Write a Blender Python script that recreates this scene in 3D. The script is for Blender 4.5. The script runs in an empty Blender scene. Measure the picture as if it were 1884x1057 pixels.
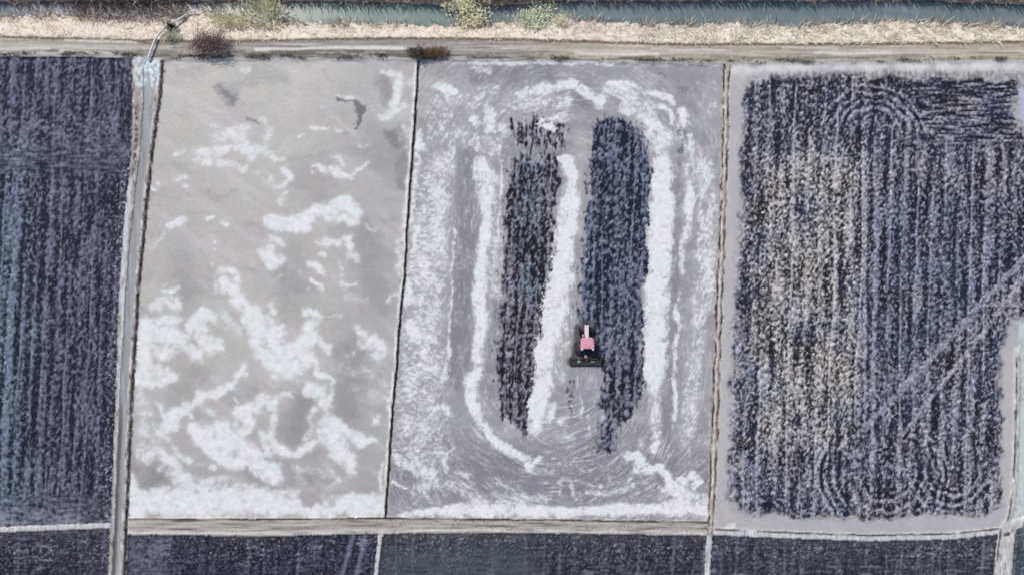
import bpy, bmesh, math, random
import numpy as np
from mathutils import Vector, Matrix

# ------------------------------------------------------------------ camera, sky, sun, exposure
S = bpy.context.scene
COL = S.collection
R = math.radians
FPX, PW, PH = 1256.0, 1884.0, 1057.0          # focal length and size of the photograph, in its pixels
CAM_H, TILT = 89.7, R(2.8)
cd = bpy.data.cameras.new('drone_camera')
cd.sensor_width = 36.0
cd.lens = 36.0 * FPX / PW
cd.clip_start, cd.clip_end = 1.0, 6000.0
cam = bpy.data.objects.new('drone_camera', cd)
COL.objects.link(cam)
cam.location = (0, 0, CAM_H)
cam.rotation_euler = (TILT, 0, 0)
S.camera = cam

SUN_EL, SUN_AZ = R(50), R(-38)                  # azimuth clockwise from +Y (up in the picture)
sun_vec = Vector((math.sin(SUN_AZ) * math.cos(SUN_EL), math.cos(SUN_AZ) * math.cos(SUN_EL), math.sin(SUN_EL)))
W = bpy.data.worlds.new('World')
S.world = W
W.use_nodes = True
nt = W.node_tree
sky = nt.nodes.new('ShaderNodeTexSky')
sky.sky_type = 'NISHITA'
sky.sun_disc = False
sky.sun_elevation = SUN_EL
sky.sun_rotation = SUN_AZ
nt.nodes['Background'].inputs['Strength'].default_value = 0.10
nt.links.new(sky.outputs['Color'], nt.nodes['Background'].inputs['Color'])
sl = bpy.data.lights.new('sun', 'SUN')
sl.energy = 2.9
sl.angle = R(0.5)
sl.color = (1.0, 0.95, 0.84)
so = bpy.data.objects.new('sun', sl)
COL.objects.link(so)
so.rotation_euler = sun_vec.to_track_quat('Z', 'Y').to_euler()
S.view_settings.view_transform = 'Standard'
S.view_settings.look = 'None'
S.view_settings.exposure = 0.0
S.view_settings.gamma = 1.0
S.view_settings.use_curve_mapping = False

random.seed(7)
rng = np.random.default_rng(11)
CT, ST = math.cos(TILT), math.sin(TILT)


def ground(px, py, z=0.0):
    """the point at height z that the photograph shows at pixel (px, py)"""
    dx = (px - PW / 2) / FPX
    dy = -(py - PH / 2) / FPX
    wy, wz = dy * CT + ST, dy * ST - CT
    t = (CAM_H - z) / -wz
    return dx * t, wy * t, z + 0.0 * t


def gv(px, py, z=0.0):
    return Vector(ground(float(px), float(py), float(z)))


# ------------------------------------------------------------------ numeric helpers
PERM = rng.permutation(256)
PERM = np.concatenate([PERM, PERM])
ANG = rng.random(256) * 2 * math.pi
GX, GY = np.cos(ANG), np.sin(ANG)


def perlin(x, y, seed=0):
    x = x + seed * 17.31
    y = y + seed * 9.77
    xi, yi = np.floor(x).astype(np.int64), np.floor(y).astype(np.int64)
    xf, yf = x - xi, y - yi
    u = xf * xf * xf * (xf * (xf * 6 - 15) + 10)
    v = yf * yf * yf * (yf * (yf * 6 - 15) + 10)
    xi &= 255
    yi &= 255

    def g(ix, iy, fx, fy):
        h = PERM[PERM[ix & 255] + (iy & 255)]
        return GX[h] * fx + GY[h] * fy
    a = g(xi, yi, xf, yf)
    b = g(xi + 1, yi, xf - 1, yf)
    c = g(xi, yi + 1, xf, yf - 1)
    d = g(xi + 1, yi + 1, xf - 1, yf - 1)
    return ((a + (b - a) * u) + ((c + (d - c) * u) - (a + (b - a) * u)) * v) * 1.5


def fbm(x, y, sx, sy=None, octv=3, seed=0, gain=0.55):
    sy = sx if sy is None else sy
    r, a, f, n = 0.0, 1.0, 1.0, 0.0
    for o in range(octv):
        r = r + a * perlin(x / sx * f, y / sy * f, seed + o * 3.7)
        n += a
        a *= gain
        f *= 2.03
    return r / n


def sst(a, b, x):
    t = np.clip((x - a) / (b - a), 0, 1)
    return t * t * (3 - 2 * t)


def lin(c):
    c = np.asarray(c, float) / 255.0
    return np.where(c <= 0.04045, c / 12.92, ((c + 0.055) / 1.055) ** 2.4)


def itp(v, pts):
    p = np.array(pts, float)
    return np.interp(v, p[:, 0], p[:, 1])


# ------------------------------------------------------------------ the raster on which the ground is laid out (photo pixels)
STEP = 1.84
X0, Y0, X1, Y1 = -66.0, -66.0, 1950.0, 1123.0
xs = np.arange(X0, X1 + STEP, STEP)
ys = np.arange(Y0, Y1 + STEP, STEP)
X, Y = np.meshgrid(xs, ys)
NY, NX = X.shape


def seg_dist(xa, ya, pts, rad):
    """min over the polyline of (distance / local radius)"""
    best = np.full(xa.shape, 9.0)
    P = [(p[0], p[1], p[2] if len(p) > 2 else rad) for p in pts]
    if len(P) == 1:
        P = P * 2
    for (ax, ay, ar), (bx, by, br) in zip(P[:-1], P[1:]):
        dx, dy = bx - ax, by - ay
        L = dx * dx + dy * dy + 1e-9
        t = np.clip(((xa - ax) * dx + (ya - ay) * dy) / L, 0, 1)
        d = np.hypot(xa - ax - t * dx, ya - ay - t * dy) / (ar + (br - ar) * t)
        best = np.minimum(best, d)
    return best


def paint(dst, xa, ya, strokes, soft=0.55):
    """max-blend soft strokes ((points), radius, amount) into dst; xa, ya are warped coordinates"""
    for pts, rad, amt in strokes:
        px = [p[0] for p in pts]
        py = [p[1] for p in pts]
        m = max([rad] + [p[2] for p in pts if len(p) > 2]) * 1.8 + 26
        i0 = max(0, int((min(py) - m - Y0) / STEP))
        i1 = min(NY, int((max(py) + m - Y0) / STEP) + 2)
        j0 = max(0, int((min(px) - m - X0) / STEP))
        j1 = min(NX, int((max(px) + m - X0) / STEP) + 2)
        if i1 <= i0 or j1 <= j0:
            continue
        q = seg_dist(xa[i0:i1, j0:j1], ya[i0:i1, j0:j1], pts, rad)
        v = amt * (1 - sst(1 - soft, 1 + soft, q))
        dst[i0:i1, j0:j1] = np.maximum(dst[i0:i1, j0:j1], v)


def inpoly(xa, ya, poly):
    r = np.zeros(xa.shape, bool)
    n = len(poly)
    for i in range(n):
        ax, ay = poly[i]
        bx, by = poly[(i + 1) % n]
        if ay == by:
            continue
        c = ((ay > ya) != (by > ya)) & (xa < (bx - ax) * (ya - ay) / (by - ay) + ax)
        r ^= c
    return r


def polysoft(xa, ya, poly, w):
    """1 inside, 0 outside, soft over w pixels"""
    ins = inpoly(xa, ya, poly)
    d = seg_dist(xa, ya, list(poly) + [poly[0]], 1.0) if False else None
    best = np.full(xa.shape, 1e9)
    n = len(poly)
    for i in range(n):
        ax, ay = poly[i]
        bx, by = poly[(i + 1) % n]
        dx, dy = bx - ax, by - ay
        t = np.clip(((xa - ax) * dx + (ya - ay) * dy) / (dx * dx + dy * dy + 1e-9), 0, 1)
        best = np.minimum(best, np.hypot(xa - ax - t * dx, ya - ay - t * dy))
    sd = np.where(ins, best, -best)
    return sst(-w, w, sd)


def blur(a, n):
    for _ in range(n):
        a = (a + np.roll(a, 1, 0) + np.roll(a, -1, 0)) / 3
        a = (a + np.roll(a, 1, 1) + np.roll(a, -1, 1)) / 3
    return a


def norm01(a):
    lo, hi = np.percentile(a, (2, 98))
    return np.clip((a - lo) / (hi - lo), 0, 1)


# small scale wobble used for every hand-laid edge
wx = fbm(X, Y, 34, octv=4, seed=1) * 9 + fbm(X, Y, 8, octv=2, seed=5) * 3
wy = fbm(X, Y, 34, octv=4, seed=2) * 9 + fbm(X, Y, 8, octv=2, seed=6) * 3
XW, YW = X + wx, Y + wy
jag = fbm(X, Y, 14, octv=3, seed=8)

# ------------------------------------------------------------------ lines that divide the land
far_y = itp(X, [(-70, 2), (0, 3), (250, 5), (400, 3), (550, 3), (700, 5), (820, 9), (900, 12), (960, 7), (1040, 2), (1300, 2), (1500, 2), (1700, 0), (1760, 5), (1884, 8), (1950, 8)]) + jag * 4
near_y = itp(X, [(-70, 36), (0, 35), (90, 30), (150, 28), (250, 34), (330, 27), (400, 24), (480, 46), (520, 43), (700, 46), (840, 48), (900, 45), (1040, 36), (1100, 41), (1250, 48), (1350, 45), (1450, 52), (1530, 46), (1650, 41), (1750, 45), (1884, 52), (1950, 52)]) + jag * 11
foot_y = itp(X, [(-70, 68), (0, 68), (250, 75), (400, 76), (480, 75), (700, 71), (950, 73), (1100, 78), (1250, 82), (1500, 82), (1884, 78), (1950, 78)]) + jag * 2
road_y = itp(X, [(-70, 101), (0, 103), (240, 106), (300, 110), (700, 109), (950, 112), (1300, 118), (1500, 117), (1884, 113), (1950, 113)]) + jag * 1.6
L1 = itp(Y, [(-70, 245), (108, 243), (250, 244), (330, 237), (400, 229), (540, 219), (700, 214), (850, 208), (970, 203), (1057, 200), (1123, 197)]) + jag * 2.4
R1 = itp(Y, [(-70, 303), (110, 303), (180, 298), (270, 285), (400, 271), (540, 258), (700, 248), (850, 241), (950, 237), (985, 235), (1057, 233), (1123, 232)]) + jag * 1.6
DC = itp(Y, [(-70, 276), (110, 275), (200, 272), (270, 267), (400, 251), (540, 239), (700, 229), (850, 222), (970, 217), (1057, 212), (1123, 210)]) + jag * 1.0
B1 = itp(Y, [(-70, 769), (112, 769), (250, 760), (380, 750), (480, 745), (660, 729), (800, 718), (950, 708), (1123, 700)]) + jag * 1.5 + fbm(X, Y, 40, 40, octv=2, seed=10) * 1.6
B2 = itp(Y, [(-70, 1338), (115, 1337), (250, 1335), (400, 1330), (520, 1325), (650, 1320), (800, 1315), (960, 1308), (1123, 1300)]) + jag * 2.2 + fbm(X, Y, 30, 30, octv=2, seed=9) * 2.5
lt_y = itp(X, [(200, 954), (240, 952), (470, 953), (705, 951), (1000, 954), (1310, 958)]) + jag * 1.5
lb_y = itp(X, [(200, 982), (240, 983), (470, 986), (700, 981), (1000, 980), (1310, 985)]) + jag * 2.0
tl_y = itp(X, [(-70, 974), (0, 973), (205, 966)]) + jag * 2.0
tr_y = itp(X, [(1300, 976), (1400, 981), (1600, 988), (1750, 985), (1835, 976)]) + jag * 1.6
V1 = itp(Y, [(980, 701), (1057, 693), (1123, 687)]) + jag * 2.0
V2 = itp(Y, [(980, 1306), (1057, 1301), (1123, 1297)]) + jag * 1.6
RB = itp(Y, [(580, 1874), (640, 1873), (800, 1870), (900, 1866), (950, 1858), (975, 1842), (1057, 1833), (1123, 1828)]) + jag * 1.4
RC = itp(Y, [(950, 1872), (985, 1862), (1057, 1856), (1123, 1852)]) + jag * 1.6

(FARBANK, RIVER, BANK, ROAD, F_LEFT, LEFTBUND, DITCH, P1, BUND1, P2, BUND2, F_RIGHT, LOWROAD,
 F_BL, F_B1, F_B2, F_BR, THINBUND, RIGHTBUND, F_EDGE, F_BE, MARGIN) = range(22)
reg = np.full(X.shape, F_LEFT)
below = Y > road_y
reg[X >= L1] = LEFTBUND
reg[X >= R1] = P1
reg[X >= B1 + 5] = P2
reg[X >= B2 + 7] = F_RIGHT
reg[np.abs(X - B1) < 5.5] = BUND1
reg[np.abs(X - B2) < 7.5] = BUND2
dhw = itp(Y, [(100, 11), (180, 9), (300, 8), (1123, 6.5)])
reg[(np.abs(X - DC) < dhw) & (X < R1 - 4)] = DITCH
low = (Y > lb_y)
reg[low & (X < V1)] = F_B1
reg[low & (X >= V1)] = F_B2
reg[low & (X >= V2)] = F_BR
reg[(Y >= lt_y) & (Y <= lb_y) & (X > R1 - 2) & (X < B2 - 4)] = LOWROAD
reg[low & (np.abs(X - V1) < 5)] = THINBUND
reg[low & (np.abs(X - V2) < 5)] = THINBUND
reg[(Y > 955) & (X < L1)] = F_LEFT
reg[(Y > tl_y) & (X < L1)] = F_BL
reg[(np.abs(Y - tl_y) < 5) & (X < L1)] = THINBUND
m = (Y > 950) & (X >= L1) & (X < R1)
reg[m] = LEFTBUND
reg[m & (np.abs(X - DC) < 6)] = DITCH
m = (X > B2 + 7) & (Y > 940)
reg[m] = F_RIGHT
reg[m & (Y > tr_y) & (X < RB + 3)] = F_BR
reg[m & (np.abs(Y - tr_y) < 6.5) & (X < RB)] = THINBUND
m = (Y > 592) & (X > RB)
reg[m & (Y < 962)] = F_EDGE
reg[m & (Y >= 962)] = F_BE
reg[(Y > 985) & (X > RB) & (X < RC)] = RIGHTBUND
reg[(np.abs(X - RB) < 5.5) & (Y > 640)] = RIGHTBUND
reg[(np.abs(X - RC) < 5.5) & (Y > 965)] = RIGHTBUND
reg[(np.abs(Y - (968 - (X - 1860) * 0.35)) < 9) & (X > RB)] = RIGHTBUND
reg[~below] = ROAD
reg[Y < foot_y] = BANK
reg[Y < near_y] = RIVER
reg[Y < far_y] = FARBANK

# ------------------------------------------------------------------ colours of mud, soil, foam, dirt (with some shade and sky reflection painted in)
C = np.zeros(X.shape + (3,))
H = np.zeros(X.shape)
RO = np.full(X.shape, 0.75)


def put(mask, col):
    C[mask] = lin(col)


def mix(amount, col):
    """blend a colour over what is there, amount per vertex"""
    a = np.clip(amount, 0, 1)[..., None]
    C[:] = C * (1 - a) + lin(col) * a


n_big = fbm(X, Y, 160, octv=3, seed=20)
n_mid = fbm(X, Y, 42, octv=3, seed=21)
n_fin = fbm(X, Y, 9, octv=3, seed=22)
n_pix = fbm(X, Y, 4.2, octv=2, seed=23)
n_wht = blur(rng.normal(size=X.shape), 1) * 1.6
n_hue = fbm(X, Y, 70, octv=2, seed=24)
roadgrain = fbm(X, Y, 150, 4.2, octv=4, seed=25)
bankgrain = fbm(X, Y, 22, 9, octv=4, seed=26)

# ---- stubble ground: rows of clods with dark wet furrows between
def stubble(lean, period, seed, rowamp, fine=(5.2, 7.4)):
    """signed field: below zero a dark wet hollow, above zero a pale clod or ridge"""
    u = X + lean * (Y - 530) + fbm(X, Y, 60, 200, octv=2, seed=seed) * 5
    rows = np.sin(u * 2 * math.pi / period + fbm(X, Y, 55, 160, octv=2, seed=seed + 1) * 2.2)
    rows2 = fbm(u, Y, 9.0, 130, octv=2, seed=seed + 2)
    cl = fbm(u + wx * .3, Y + wy * .3, fine[0], fine[1], octv=2, seed=seed + 3, gain=0.55)
    cl2 = fbm(u + Y * 0.5, Y - u * .3, fine[0] * .8, fine[1] * .9, octv=2, seed=seed + 4, gain=0.6)
    track = sst(.80, .99, np.sin(u * 2 * math.pi / period + 1.2 + fbm(X, Y, 70, 260, octv=2, seed=seed + 6) * 1.5)) * sst(-.25, .35, fbm(u, Y, 22, 300, octv=2, seed=seed + 7))
    return rows * rowamp + rows2 * 0.5 + (cl * 0.95 + cl2 * 0.6) * (1 - .55 * track) + track * .75 + n_wht * .14 + fbm(u, Y, 30, 80, octv=2, seed=seed + 5) * 0.45 - .06


# right field
vR = stubble(0.03, 25.5, 40, 0.18)
def arcs(cx, cy, r0, r1, spacing, sxy=1.0):
    r = np.hypot(X - cx, (Y - cy) * sxy) + fbm(X, Y, 26, octv=3, seed=44) * 9
    win = sst(r0 - 6, r0 + 6, r) * (1 - sst(r1 - 8, r1 + 6, r))
    return win, np.sin(r * 2 * math.pi / spacing), r
for cx, cy, r0, r1, sp, up in ((1605, 252, 25, 98, 15, 1), (1622, 868, 45, 118, 15, -1), (1752, 868, 15, 75, 14, -1)):
    win, s_, r = arcs(cx, cy, r0, r1, sp)
    win = win * (sst(-25, 10, (cy - Y) * up) if up > 0 else sst(-60, 0, (Y - cy)))
    vR = vR * (1 - win * 0.15)
for (a, b, w) in (((1890, 470), (1590, 790), 7), ((1895, 500), (1660, 800), 5), ((1800, 560), (1880, 560), 4), ((1590, 300), (1592, 800), 4), ((1612, 480), (1605, 860), 4), ((1840, 220), (1850, 330), 4)):
    q = seg_dist(X + fbm(X, Y, 40, octv=2, seed=46) * 4, Y, [a, b], w)
    vR = vR * (1 - .5 * (1 - sst(.5, 1.2, q))) + (1 - sst(0.4, 1.2, q)) * 0.55
bright = sst(0.2, 0.9, polysoft(XW, YW, [(1400, 290), (1590, 270), (1590, 700), (1560, 830), (1380, 820), (1390, 500)], 60))
dark_top = np.maximum(0, 1 - sst(140, 220, Y + n_mid * 20))
hz_t = sst(-.2, .6, polysoft(XW, YW, [(1690, 150), (1880, 150), (1880, 262), (1700, 250)], 30) - .1)
vH = fbm(X, Y, 46, 6, octv=3, seed=47) * 1.3 + fbm(X, Y, 6, 5, octv=2, seed=49) * .7 - .04
vR = vR * (1 - hz_t) + vH * hz_t
for cx, cy, rr_, up in ((1605, 256, (98, 84, 70, 55), 1), (1626, 872, (120, 108, 92), -2), (1752, 862, (80, 66, 50), -1), (1630, 872, (70, 52), -1)):
    rad = np.hypot(X - cx, Y - cy) + fbm(X, Y, 40, octv=2, seed=45) * 7
    sec = sst(-10, 20, cy - Y - 10) if up == 1 else (sst(-90, -50, Y - cy) if up == -2 else sst(-20, 20, Y - cy))
    for r_ in rr_:
        vR = vR + sec * sst(4.5, 1.2, np.abs(rad - r_)) * sst(-.5, .1, n_fin + .5 * n_mid) * .62 - sec * sst(4.5, 1.5, np.abs(rad - r_ + 7)) * .22
tR = sst(-0.36, 0.42, vR + 0.0 + bright * 0.10 - dark_top * 0.16 + n_mid * 0.12) * (0.80 + 0.7 * n_pix + .45 * n_wht)
inR = polysoft(X + wx * 1.7 + n_fin * 5, Y + wy * 1.7 + n_fin * 5, [(1364, 180), (1384, 156), (1424, 140), (1560, 139), (1700, 144), (1878, 148), (1860, 210), (1880, 250), (1960, 250), (1960, 560), (1862, 590), (1842, 640), (1842, 915), (1825, 945), (1600, 954), (1365, 945), (1340, 910), (1350, 600), (1362, 420)], 5)
edgeR = polysoft(XW, YW, [(1366, 160), (1385, 140), (1430, 130), (1600, 131), (1960, 134), (1960, 585), (1860, 610), (1846, 640), (1844, 930), (1600, 960), (1345, 945), (1340, 700), (1358, 300)], 7)
mR = reg == F_RIGHT
put(mR, (186, 182, 184))
mix(mR * sst(860, 960, Y) * sst(-.4, .4, n_mid) * .5, (166, 161, 166))
mix(mR * sst(-0.1, 0.5, n_hue) * 0.5, (172, 170, 178))
mix(mR * sst(0.0, 0.8, n_mid) * 0.3, (206, 202, 205))
mix(mR * edgeR * sst(-0.4, 0.5, n_fin + (1 - inR) * -0.1 + n_mid * 0.4) * (1 - inR) * 0.8, (112, 104, 108))
dk = np.where(np.abs(n_hue)[..., None] >= 0, lin((27, 27, 37)) * (1 - sst(-0.2, 0.5, n_hue))[..., None] + lin((34, 40, 60)) * sst(-0.2, 0.5, n_hue)[..., None], 0)  # bluish tint stands in for sky reflected in the wet soil
lt = lin((160, 159, 172)) * (1 - bright[..., None]) + lin((190, 185, 185)) * bright[..., None]
bl = polysoft(XW, YW, [(1595, 380), (1720, 340), (1880, 440), (1700, 700), (1600, 800)], 50)
lt = lt * (1 - bl[..., None] * 0.8) + lin((138, 142, 162)) * bl[..., None] * 0.8
sc = dk * (1 - tR[..., None]) + lt * tR[..., None]
sc = sc * (1 + 0.10 * fbm(X, Y, 90, octv=2, seed=48)[..., None] * np.array([1.0, 0.2, -0.9]))
a = (inR * mR)[..., None]
C[:] = C * (1 - a) + sc * a
white = mR * inR * sst(0.42, 0.8, vR * 0.5 + n_pix * 0.7 + bright * 0.18)
mix(white * 0.75, (214, 208, 212))
H += mR * inR * (tR - 0.5) * 0.16
RO = np.where(mR & (inR > 0.5), 0.7, RO)

# left field
vL = stubble(0.052, 21.0, 60, 0.19, fine=(5.2, 9.5))
vL += (1 - sst(0.5, 1.3, seg_dist(X + n_mid * 3, Y, [(24, 90), (26, 300), (30, 420), (20, 560), (10, 760), (6, 960)], 7))) * 0.45
vL += (1 - sst(0.5, 1.3, seg_dist(X + n_mid * 3, Y, [(48, 230), (46, 330), (36, 430)], 5))) * 0.45
vL += (1 - sst(0.4, 1.2, seg_dist(X + n_mid * 3, Y, [(0, 370), (22, 420), (28, 470)], 5))) * 0.4
for pts, w_ in (([(100, 120), (96, 330), (84, 560), (72, 800), (66, 950)], 3), ([(146, 340), (136, 560), (124, 780), (112, 950)], 3), ([(186, 120), (178, 330)], 3), ([(168, 420), (158, 640), (150, 900)], 2.6), ([(60, 620), (52, 900)], 3)):
    vL += (1 - sst(0.4, 1.4, seg_dist(X + n_mid * 5, Y, pts, w_))) * sst(-.4, .2, fbm(X, Y, 20, 90, octv=2, seed=68)) * .55
for cx, cy, rr_ in ((128, 318, (118, 104, 88, 74)), (40, 300, (96, 82))):
    rad = np.hypot(X - cx, (Y - cy) * 1.15) + fbm(X, Y, 40, octv=2, seed=69) * 10
    for r_ in rr_:
        vL += sst(10, 40, cy - Y) * sst(5, 1.2, np.abs(rad - r_)) * sst(-.5, .2, n_mid + .5 * n_fin) * .5
hzL = sst(.0, .6, polysoft(XW, YW, [(-70, 270), (230, 262), (225, 318), (-70, 310)], 20) + polysoft(XW, YW, [(-70, 915), (210, 915), (205, 960), (-70, 960)], 18))
vL = vL * (1 - hzL * .7) + hzL * .7 * (fbm(X, Y, 40, 7, octv=3, seed=70) * 1.2 + .08)
vL -= (1 - sst(0.2, 1.3, seg_dist(X, Y, [(80, 300), (78, 420), (72, 560), (66, 700), (60, 800)], 7))) * 0.35
tL = sst(-0.5, 0.48, vL - 0.06 + n_mid * 0.12) * (0.84 + 0.5 * n_pix + .4 * n_wht)
mL = (reg == F_LEFT)
blue = sst(0.0, 1.0, 1 - (X + n_mid * 40) / 130) * sst(200, 330, Y)
rimL = sst(42, 8, L1 - X + n_mid * 10)
dkL = lin((25, 27, 44))[None, None] * np.ones(X.shape + (1,))
ltL = lin((116, 116, 136)) * (1 - blue[..., None]) + lin((122, 132, 153)) * blue[..., None]  # blue of the reflected sky put into the soil colour
# the top part of this field was turned crosswise and looks smoother, greyer
top = 1 - sst(270, 340, Y + n_mid * 40)
sc = dkL * (1 - tL[..., None]) + ltL * tL[..., None]
C[mL] = sc[mL]
mix(mL * rimL * sst(0.25, -0.45, n_fin + 0.2 * n_pix) * 0.85 * sst(300, 380, Y), (28, 32, 38))
mix(mL * rimL * sst(0.25, 0.65, n_pix + n_fin * 0.5) * 0.9 * sst(250, 330, Y), (190, 194, 204))
mix(mL * sst(0.62, 0.85, n_pix + vL * 0.12) * 0.6, (176, 182, 200))
mix(mL * top * sst(0.1, 0.7, fbm(X, Y, 18, 10, octv=3, seed=66)) * 0.5, (94, 96, 122))
mix(mL * sst(0.3, 1.0, sst(905, 965, Y) + n_fin * 0.4) * sst(-0.3, 0.4, n_fin + n_mid * 0.5) * 0.7, (148, 148, 158))
H += mL * (tL - 0.5) * 0.14

# bottom fields
vB = stubble(0.05, 30.0, 80, 0.06, fine=(5.4, 4.8))
hz = fbm(X, Y, 60, 5, octv=3, seed=86)
for rid, lc, dc in ((F_BL, (104, 102, 118), (28, 28, 40)), (F_B1, (92, 91, 112), (24, 23, 36)), (F_B2, (94, 97, 110), (30, 33, 44)), (F_BR, (106, 108, 118), (34, 38, 48)), (F_BE, (116, 124, 132), (56, 64, 74))):  # bluish soil colours carry the sky's reflection
    mB = reg == rid
    t = sst(-0.5, 0.6, vB * 0.8 + hz * 0.55 - 0.08) * (0.84 + .5 * n_pix + .4 * n_wht)
    sc = lin(dc) * (1 - t[..., None]) + lin(lc) * t[..., None]
    C[mB] = sc[mB]
    topb = sst(24, 4, Y - lb_y + n_mid * 8) if rid in (F_B1, F_B2) else sst(24, 4, Y - (tr_y if rid == F_BR else tl_y) + n_mid * 8)
    if rid != F_BE:
        mix(mB * topb * sst(-0.5, 0.3, n_mid + n_fin * 0.3) * 0.75, (78, 72, 72) if rid != F_B1 else (46, 44, 56))
        mix(mB * sst(0.34, 0.62, n_pix + n_fin * 0.5 + n_mid * .3) * sst(40, 10, np.abs(Y - 1006)) * 0.7, (184, 184, 194))
    H += mB * (t - 0.5) * 0.12
for rid in (F_BL, F_B1, F_B2, F_BR):
    mix((reg == rid) * sst(.12, .4, fbm(X, Y, 46, 6, octv=3, seed=87)) * sst(-.1, .4, n_mid) * .6, (150, 148, 162))
    mix((reg == rid) * sst(.1, .5, fbm(X, Y, 60, 26, octv=2, seed=89)) * .35, (64, 62, 84))
gr = polysoft(XW, YW, [(700, 1010), (980, 1000), (1010, 1130), (700, 1130)], 22)
mix((reg == F_B2) * gr * 0.6 * sst(-0.6, 0.4, hz + 0.3), (84, 90, 98))
gr = polysoft(XW, YW, [(232, 985), (330, 985), (300, 1010), (310, 1060), (240, 1060)], 12)
mix((reg == F_B1) * gr * 0.55 * sst(-0.5, 0.4, n_fin), (128, 130, 144))
for a, b in (((650, 985), (628, 1060)), ((672, 985), (655, 1060))):
    mix((reg == F_B1) * (1 - sst(0.3, 1.2, seg_dist(X + n_fin * 3, Y, [a, b], 5))) * 0.55, (132, 134, 156))

# edge field on the far right
mE = reg == F_EDGE
put(mE, (196, 204, 202))
mix(mE * sst(-0.2, 0.5, n_mid), (176, 184, 184))
mix(mE * sst(0.1, 0.5, n_fin + n_mid * 0.5) * 0.7, (226, 224, 222))

# ---- the two puddled paddies: grey muddy water with foam
p1, p2 = reg == P1, reg == P2
put(p1, (190, 184, 180))
put(p2, (156, 152, 156))
mix(p1 * sst(-0.15, 0.5, n_hue) * 0.6, (186, 184, 176))
mix(p1 * sst(0.0, 0.5, -n_hue) * 0.5, (182, 172, 174))
mix(p1 * sst(620, 950, Y) * 0.8, (166, 160, 162))
mix(p1 * sst(560, 700, X) * 0.55, (172, 170, 172))
mix(p2 * sst(0.0, 0.5, n_hue) * 0.6, (158, 161, 162))
mix(p2 * sst(0.0, 0.5, -n_hue) * 0.4, (150, 145, 156))
wisp = fbm(X + wx * 3 + n_big * 60, Y + wy * 2, 95, 34, octv=4, seed=87)
wisp2 = fbm(X + wx * 2, Y + n_big * 90, 42, 80, octv=3, seed=88)
mix((p1 | p2) * sst(.0, .5, wisp) * .42, (206, 199, 199))
mix((p1 | p2) * sst(.0, .5, -wisp) * .55, (158, 156, 159))
mix(p1 * sst(.05, .4, fbm(X + wx * 2, Y, 26, 120, octv=3, seed=82)) * .4, (178, 182, 178))
mix(p1 * sst(.05, .4, fbm(X * .8 + Y * .6 + wx * 2, (Y * .8 - X * .6) + wy, 130, 22, octv=3, seed=81)) * .4, (204, 198, 202))
mix((p1 | p2) * sst(.05, .5, wisp2) * .30, (176, 178, 186))
mix(p1 * sst(.1, .5, -wisp2) * .25, (192, 184, 184))
tone = np.zeros(X.shape)
paint(tone, X + wx * 1.8, Y + wy * 1.8, [(((405, 165), (425, 178), (430, 186)), 11, .9), (((430, 160), (470, 150)), 10, .3), (((462, 219), (472, 227)), 4, .8),
                     (((618, 184, 2.5), (650, 184, 3), (664, 198, 8), (662, 212, 6), (654, 236, 3)), 5, 1.2), (((718, 252), (728, 262)), 14, .8), (((735, 240), (742, 290), (742, 325)), 10, .6),
                     (((708, 150), (716, 175)), 14, .55), (((690, 270), (735, 300)), 34, .36), (((560, 330), (590, 350)), 40, .22), (((660, 410), (700, 560)), 30, .3), (((330, 480), (345, 560)), 26, .22), (((540, 470), (540, 560)), 30, .24), (((735, 300), (742, 340)), 12, .6), (((470, 135), (520, 140)), 16, .3), (((650, 640), (640, 760)), 26, .4), (((560, 740), (545, 790)), 24, .45), (((470, 870), (560, 885)), 18, .35), (((295, 870), (275, 885)), 22, .5), (((360, 690), (330, 720)), 22, .25), (((245, 860), (262, 880)), 12, .35), (((630, 245), (636, 250)), 4, .5),
                     (((742, 852), (752, 872), (765, 885)), 8, .9), (((1253, 238), (1255, 278)), 6, 1.1), (((880, 135), (1010, 130)), 20, .5), (((1200, 133), (1225, 146)), 4, .8), (((1250, 162), (1262, 168)), 3, .8), (((1045, 170), (1090, 200)), 22, .5),
                     (((918, 275), (926, 285)), 16, .5), (((960, 275), (1025, 278)), 14, .5), (((915, 262), (926, 300)), 12, .4)], soft=.8)
mix((p1 | p2) * np.clip(tone * 0.95, 0, 1), (112, 110, 116))
lane = np.zeros(X.shape)
paint(lane, X + wx * .4, Y, [(((858, 285, 18), (858, 420, 20), (848, 560, 20), (842, 660, 20), (838, 700, 16)), 18, .9),
                             (((925, 560), (912, 640), (905, 720)), 16, .6), (((1240, 300), (1238, 560), (1232, 700), (1228, 800)), 12, .7),
                             (((890, 860), (960, 890), (1060, 880), (1160, 850)), 28, .6)], soft=.5)
mix(p2 * lane * 0.85, (130, 127, 136))
pale = np.zeros(X.shape)
paint(pale, X + wx * .4, Y, [(((1068, 250, 14), (1065, 330, 9), (1058, 420, 7)), 10, .8), (((790, 130), (775, 200)), 16, .5), (((1320, 150), (1310, 230)), 18, .5), (((1050, 700, 12), (1060, 790, 14)), 14, .35)], soft=.5)
mix(p2 * pale * 0.8, (178, 176, 176))
wake = polysoft(X + wx * .2, Y + wy * .2, [(1047, 672), (1106, 672), (1108, 790), (1080, 820), (1047, 800)], 5)
mix(p2 * wake * 0.85, (152, 150, 158))

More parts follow.
